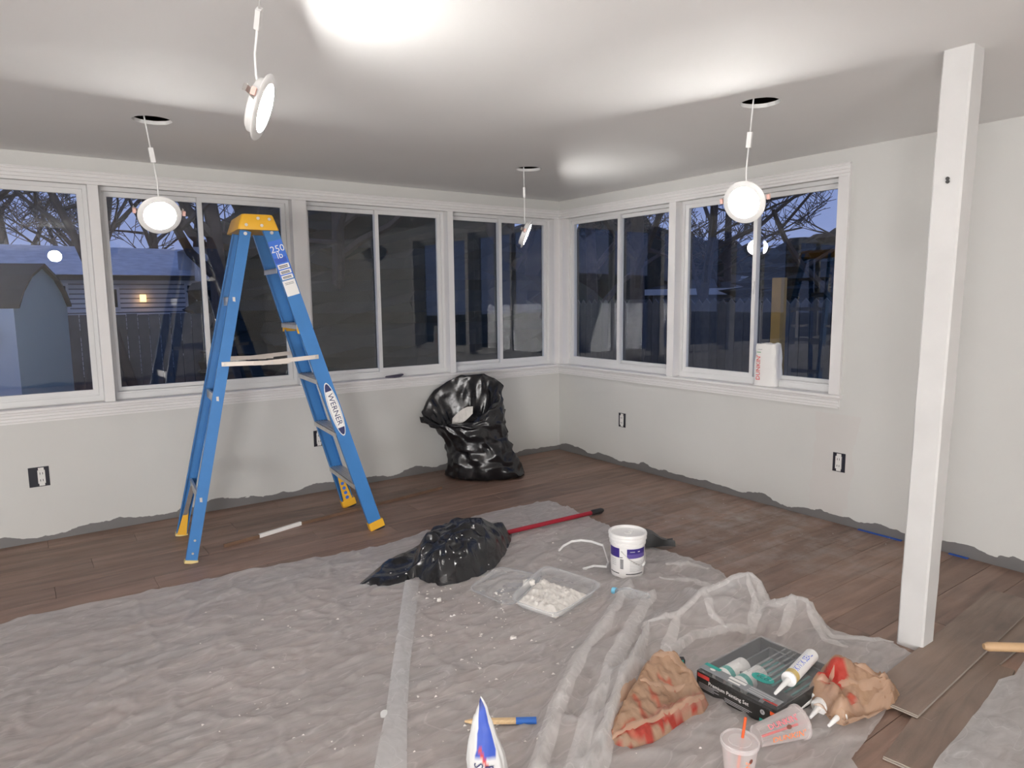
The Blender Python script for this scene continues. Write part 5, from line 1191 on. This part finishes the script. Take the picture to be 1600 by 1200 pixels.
# low white house and its small gable far right
XH = 20.0
a_, b_ = pln(1020, 462, 0, XH), pln(1190, 462, 0, XH); e_ = pln(1100, 456, 0, XH).z; rt_ = pln(1100, 430, 0, XH+4).z
o = thing('low_house', 'low house with a white eave line far beyond the picket fence', 'house', (XH+3, (a_.y+b_.y)/2, GZ)); y0, y1 = min(a_.y, b_.y), max(a_.y, b_.y)
MB().box(XH, XH+7, y0, y1, GZ, e_).build('wall', mat('low_house_wall', (.30, .31, .33), .8), o); MB().box(XH-.5, XH-.35, y0-.3, y1+.3, e_-.12, e_+.14).build('gutter', M['siding'], o)
MB().add([(XH-.5, y0-.3, e_+.1), (XH-.5, y1+.3, e_+.1), (XH+4, y1+.3, rt_), (XH+4, y0-.3, rt_), (XH+8, y0-.3, e_), (XH+8, y1+.3, e_)], [(0, 1, 2, 3), (3, 2, 5, 4)]).build('roof', M['shingledark'], o)
ya_, yb_ = pln(1148, 462, 0, XH-1.2).y, pln(1182, 462, 0, XH-1.2).y; pk_ = pln(1166, 424, 0, XH-1.2).z; lo_ = pln(1166, 466, 0, XH-1.2).z; ym = (ya_+yb_)/2
o = thing('small_gable', 'small pale striped gable in front of the low house roof', 'house', (XH-1.2, ym, GZ))
MB().add([(XH-1.2, ya_, GZ), (XH-1.2, yb_, GZ), (XH-1.2, yb_, lo_+.35), (XH-1.2, (yb_*.35+ym*.65), pk_-.12), (XH-1.2, ym, pk_), (XH-1.2, (ya_*.35+ym*.65), pk_-.12), (XH-1.2, ya_, lo_+.35)], [tuple(range(7))]).build('wall', mat('gable_paint', (.34, .36, .40), .8), o)
m = MB()
for k in range(7):
    z = lo_+.1+(pk_-lo_-.1)*k/7; fr_k = 1-max(0, (k-2)/5); m.box(XH-1.25, XH-1.2, ym-(abs(ya_-yb_)/2)*fr_k, ym+(abs(ya_-yb_)/2)*fr_k, z, z+.07)
m.build('clapboard', mat('gable_stripe', (.75, .76, .78), .8), o)
# neighbours seen through the corner pane
o = thing('brick_house', 'brown gabled house far off behind the window nearest the corner', 'house', tuple(pln(735, 470, 1, 16)))
q = pln(735, 440, 1, 16); MB().box(q.x-.9, q.x+1.0, 16, 20, GZ, pln(740, 418, 1, 16).z).build('wall', M['brick'], o)
p1_, p2_, p3_ = pln(700, 414, 1, 15.6), pln(752, 421, 1, 15.6), pln(737, 452, 1, 15.6)
MB().add([p1_, p2_, V((p3_.x, 15.6, p3_.z)), V((p1_.x, 15.6, pln(700, 432, 1, 15.6).z)), p1_+V((0, 4, 0)), p2_+V((0, 4, 0)), V((p3_.x, 19.6, p3_.z)), V((p1_.x, 19.6, p1_.z-.6))], [(0, 3, 2, 1), (0, 1, 5, 4), (1, 2, 6, 5), (3, 7, 6, 2)]).build('roof', M['shingle'], o)

# ------------------------------------------------------------------ trees
def tree(label, base, h, r, seed, lean=(0, 0), depth=5, spread=.75, first=.35, name='bare_tree', nb=3, rmin=0):
    rnd_ = random.Random(seed); b = V(base); o = thing(name, label, 'tree', b); tm = MB(); bmh = MB(); b = b
    def grow(mb, p, d, L, r_, lv):
        pts = [p]; rs = [r_]; dd = d.copy(); n = 5 if lv < 2 else 3
        for i in range(n):
            dd = (dd+V((rnd_.uniform(-1, 1), rnd_.uniform(-1, 1), rnd_.uniform(-.5, .8)))*(.10 if lv == 0 else .22)).normalized(); pts.append(pts[-1]+dd*L/n); rs.append(r_*(1-(.45 if lv == 0 else .62)*(i+1)/n))
        rs = [max(q, rmin) for q in rs]; mb.tube(pts, rs, 8 if lv == 0 else (5 if lv < 3 else 3), cap=False)
        if lv >= depth: return
        k = nb+3 if lv == 0 else (nb if lv < 3 else nb+(1 if rmin else 0))
        for i in range(k):
            t = first+(1-first)*(i+rnd_.random()*.6)/k if lv == 0 else rnd_.uniform(.3, 1); t = min(t, .999); ii = int(t*n); q = pts[ii].lerp(pts[min(ii+1, n)], t*n-ii)
            rad = V((rnd_.uniform(-1, 1), rnd_.uniform(-1, 1), rnd_.uniform(-.15, .5))).normalized(); nd = (dd*(1-spread)+rad*spread+V((0, 0, .12))).normalized()
            grow(bmh, q, nd, L*rnd_.uniform(.50, .70), rs[ii]*.62, lv+1)
    grow(tm, b, V((lean[0], lean[1], 1)).normalized(), h, r, 0)
    tm.build('trunk', M['bark'], o, smooth=True, recalc=False); bmh.build('branches', M['bark'], o, recalc=False)
def gp(px, depth): p = ext(px, 470, depth); return (p.x, p.y, GZ)
tree('slender leaning bare tree between shed and ranch house', gp(216, 9.5), 4.6, .07, 3, (-.17, .02), 5, .7, .45)
tree('forked bare tree behind the stepladder top', gp(378, 8.0), 3.4, .13, 8, (-.12, -.02), 5, .6, .6)
tree('bare tree at the far left whose branches cross the first window', gp(-60, 9.0), 4.0, .10, 12, (.05, 0), 6, .75, .4, rmin=.004)
tree('bare tree beyond the long wall windows, right of the ladder', gp(540, 9.5), 4.5, .12, 21, (.02, 0), 4, .7, .4)
tree('thick dark bare tree in the corner window', gp(770, 10.5), 4.6, .15, 27, (.0, 0), 5, .7, .35)
tree('wide branched bare tree beyond the first right-hand window', gp(992, 11.0), 4.4, .14, 31, (-.01, .0), 6, .7, .38, rmin=.005)
tree('bare tree with fine twigs beyond the middle of right-hand windows', gp(1085, 13.5), 4.8, .11, 37, (.03, 0), 6, .75, .3, rmin=.006)
tree('bare tree on the far right leaning branches across the sky', gp(1365, 8.5), 4.2, .11, 44, (-.05, .02), 6, .75, .3, rmin=.004)
tree('bare tree far behind the ranch house roof', gp(150, 26), 8.5, .2, 52, (.0, .0), 5, .75, .15, rmin=.013)
tree('bare tree far behind the ranch house, before the treeline', gp(20, 28), 9, .2, 83, (.0, .0), 5, .75, .15, rmin=.014)
tree('bare tree far off between ranch house and wing', gp(255, 30), 9, .2, 87, (.0, .0), 5, .75, .15, rmin=.014)
tree('bare tree far behind the house wing', gp(300, 24), 8.0, .2, 58, (.0, .0), 5, .75, .15, rmin=.013)
tree('bare tree far behind the brown gabled house', gp(800, 24), 8.0, .2, 61, (.0, .0), 5, .75, .15, rmin=.013)
tree('bare tree far behind the picket fence', gp(930, 22), 7.5, .2, 66, (.0, .0), 5, .75, .15, rmin=.013)
tree('bare tree farthest off above the low house', gp(1140, 30), 8.0, .2, 71, (.0, .0), 5, .75, .15, rmin=.013)
def conifer(label, base, h, r, seed, name='evergreen_tree', top=.08):
    o = thing(name, label, 'tree', base); rn = random.Random(seed); m = MB(); b = V(base); rr = []; n = 22; NZ = 26
    for i in range(NZ+1):
        t = i/NZ; rad = r*(1-t)**.7*((.75+.25*math.sin(i*2.4)) if seed < 5 else .92)+top*r; rr.append([b+V((math.cos(2*math.pi*k/n)*rad*(1+.35*n3(k*1.3, i*.7, seed)), math.sin(2*math.pi*k/n)*rad*(1+(.35 if seed < 5 else .1)*n3(k*1.3, i*.7, seed)), .3+(h-.3)*t+.12*n3(k*2, i, seed+4)*h*.3)) for k in range(n)])
    m.rings(rr); m.build('foliage', M['evergreen'], o, recalc=False); MB().tube([b, b+V((0, 0, .6))], r*.1, 8).build('trunk', M['bark'], o)
for px, dp, top, r, lab, sd_ in ((1215, 24, 388, 2.4, 'dark evergreen behind the yellowish post', 1), (1252, 20, 372, 2.2, 'tall dark evergreen filling the last right-hand window', 2), (1292, 17, 366, 2.0, 'dark evergreen at the right edge of the last window', 3), (1330, 16, 355, 2.2, 'dark evergreen hidden partly behind the window casing', 4), (520, 12, 250, 2.0, 'very dark evergreen beyond the pane right of the ladder', 5), (628, 11, 240, 1.8, 'very dark evergreen beyond the pane above the sanding pad', 6), (690, 14, 300, 1.5, 'dark evergreen behind the mullion left of the corner window', 7)):
    p = ext(px, top, dp); conifer(lab, (p.x, p.y, GZ), p.z-GZ, r, sd_, top=.15 if sd_ < 5 else .5)
# far treeline as one mass
m = MB(); rn = random.Random(9)
bm = bmesh.new(); bmesh.ops.create_icosphere(bm, subdivisions=2, radius=1); bm.verts.index_update(); iv = [v.co.copy() for v in bm.verts]; jf = [[v.index for v in f.verts] for f in bm.faces]; bm.free()
for k in range(150):
    px = rn.uniform(640, 1400) if k < 105 else rn.uniform(-150, 640); D = rn.uniform(34, 44); p = ext(px, 470, D); s = rn.uniform(1.6, 3.2); hgt = (5.6 if 820 < px < 1060 else 4.2 if px > 640 else 3.3)+1.3*n3(px*.013, 2)
    m.add([V((p.x, p.y, GZ+hgt*.5))+V((v.x*s, v.y*s, v.z*hgt*.5))*(1+.35*n3(v.x*2+k, v.y*2, v.z*2)) for v in iv], jf)
tag(m.build('treeline', M['evergreen'], kind='stuff', recalc=False), 'dark distant treeline behind the houses', 'trees')
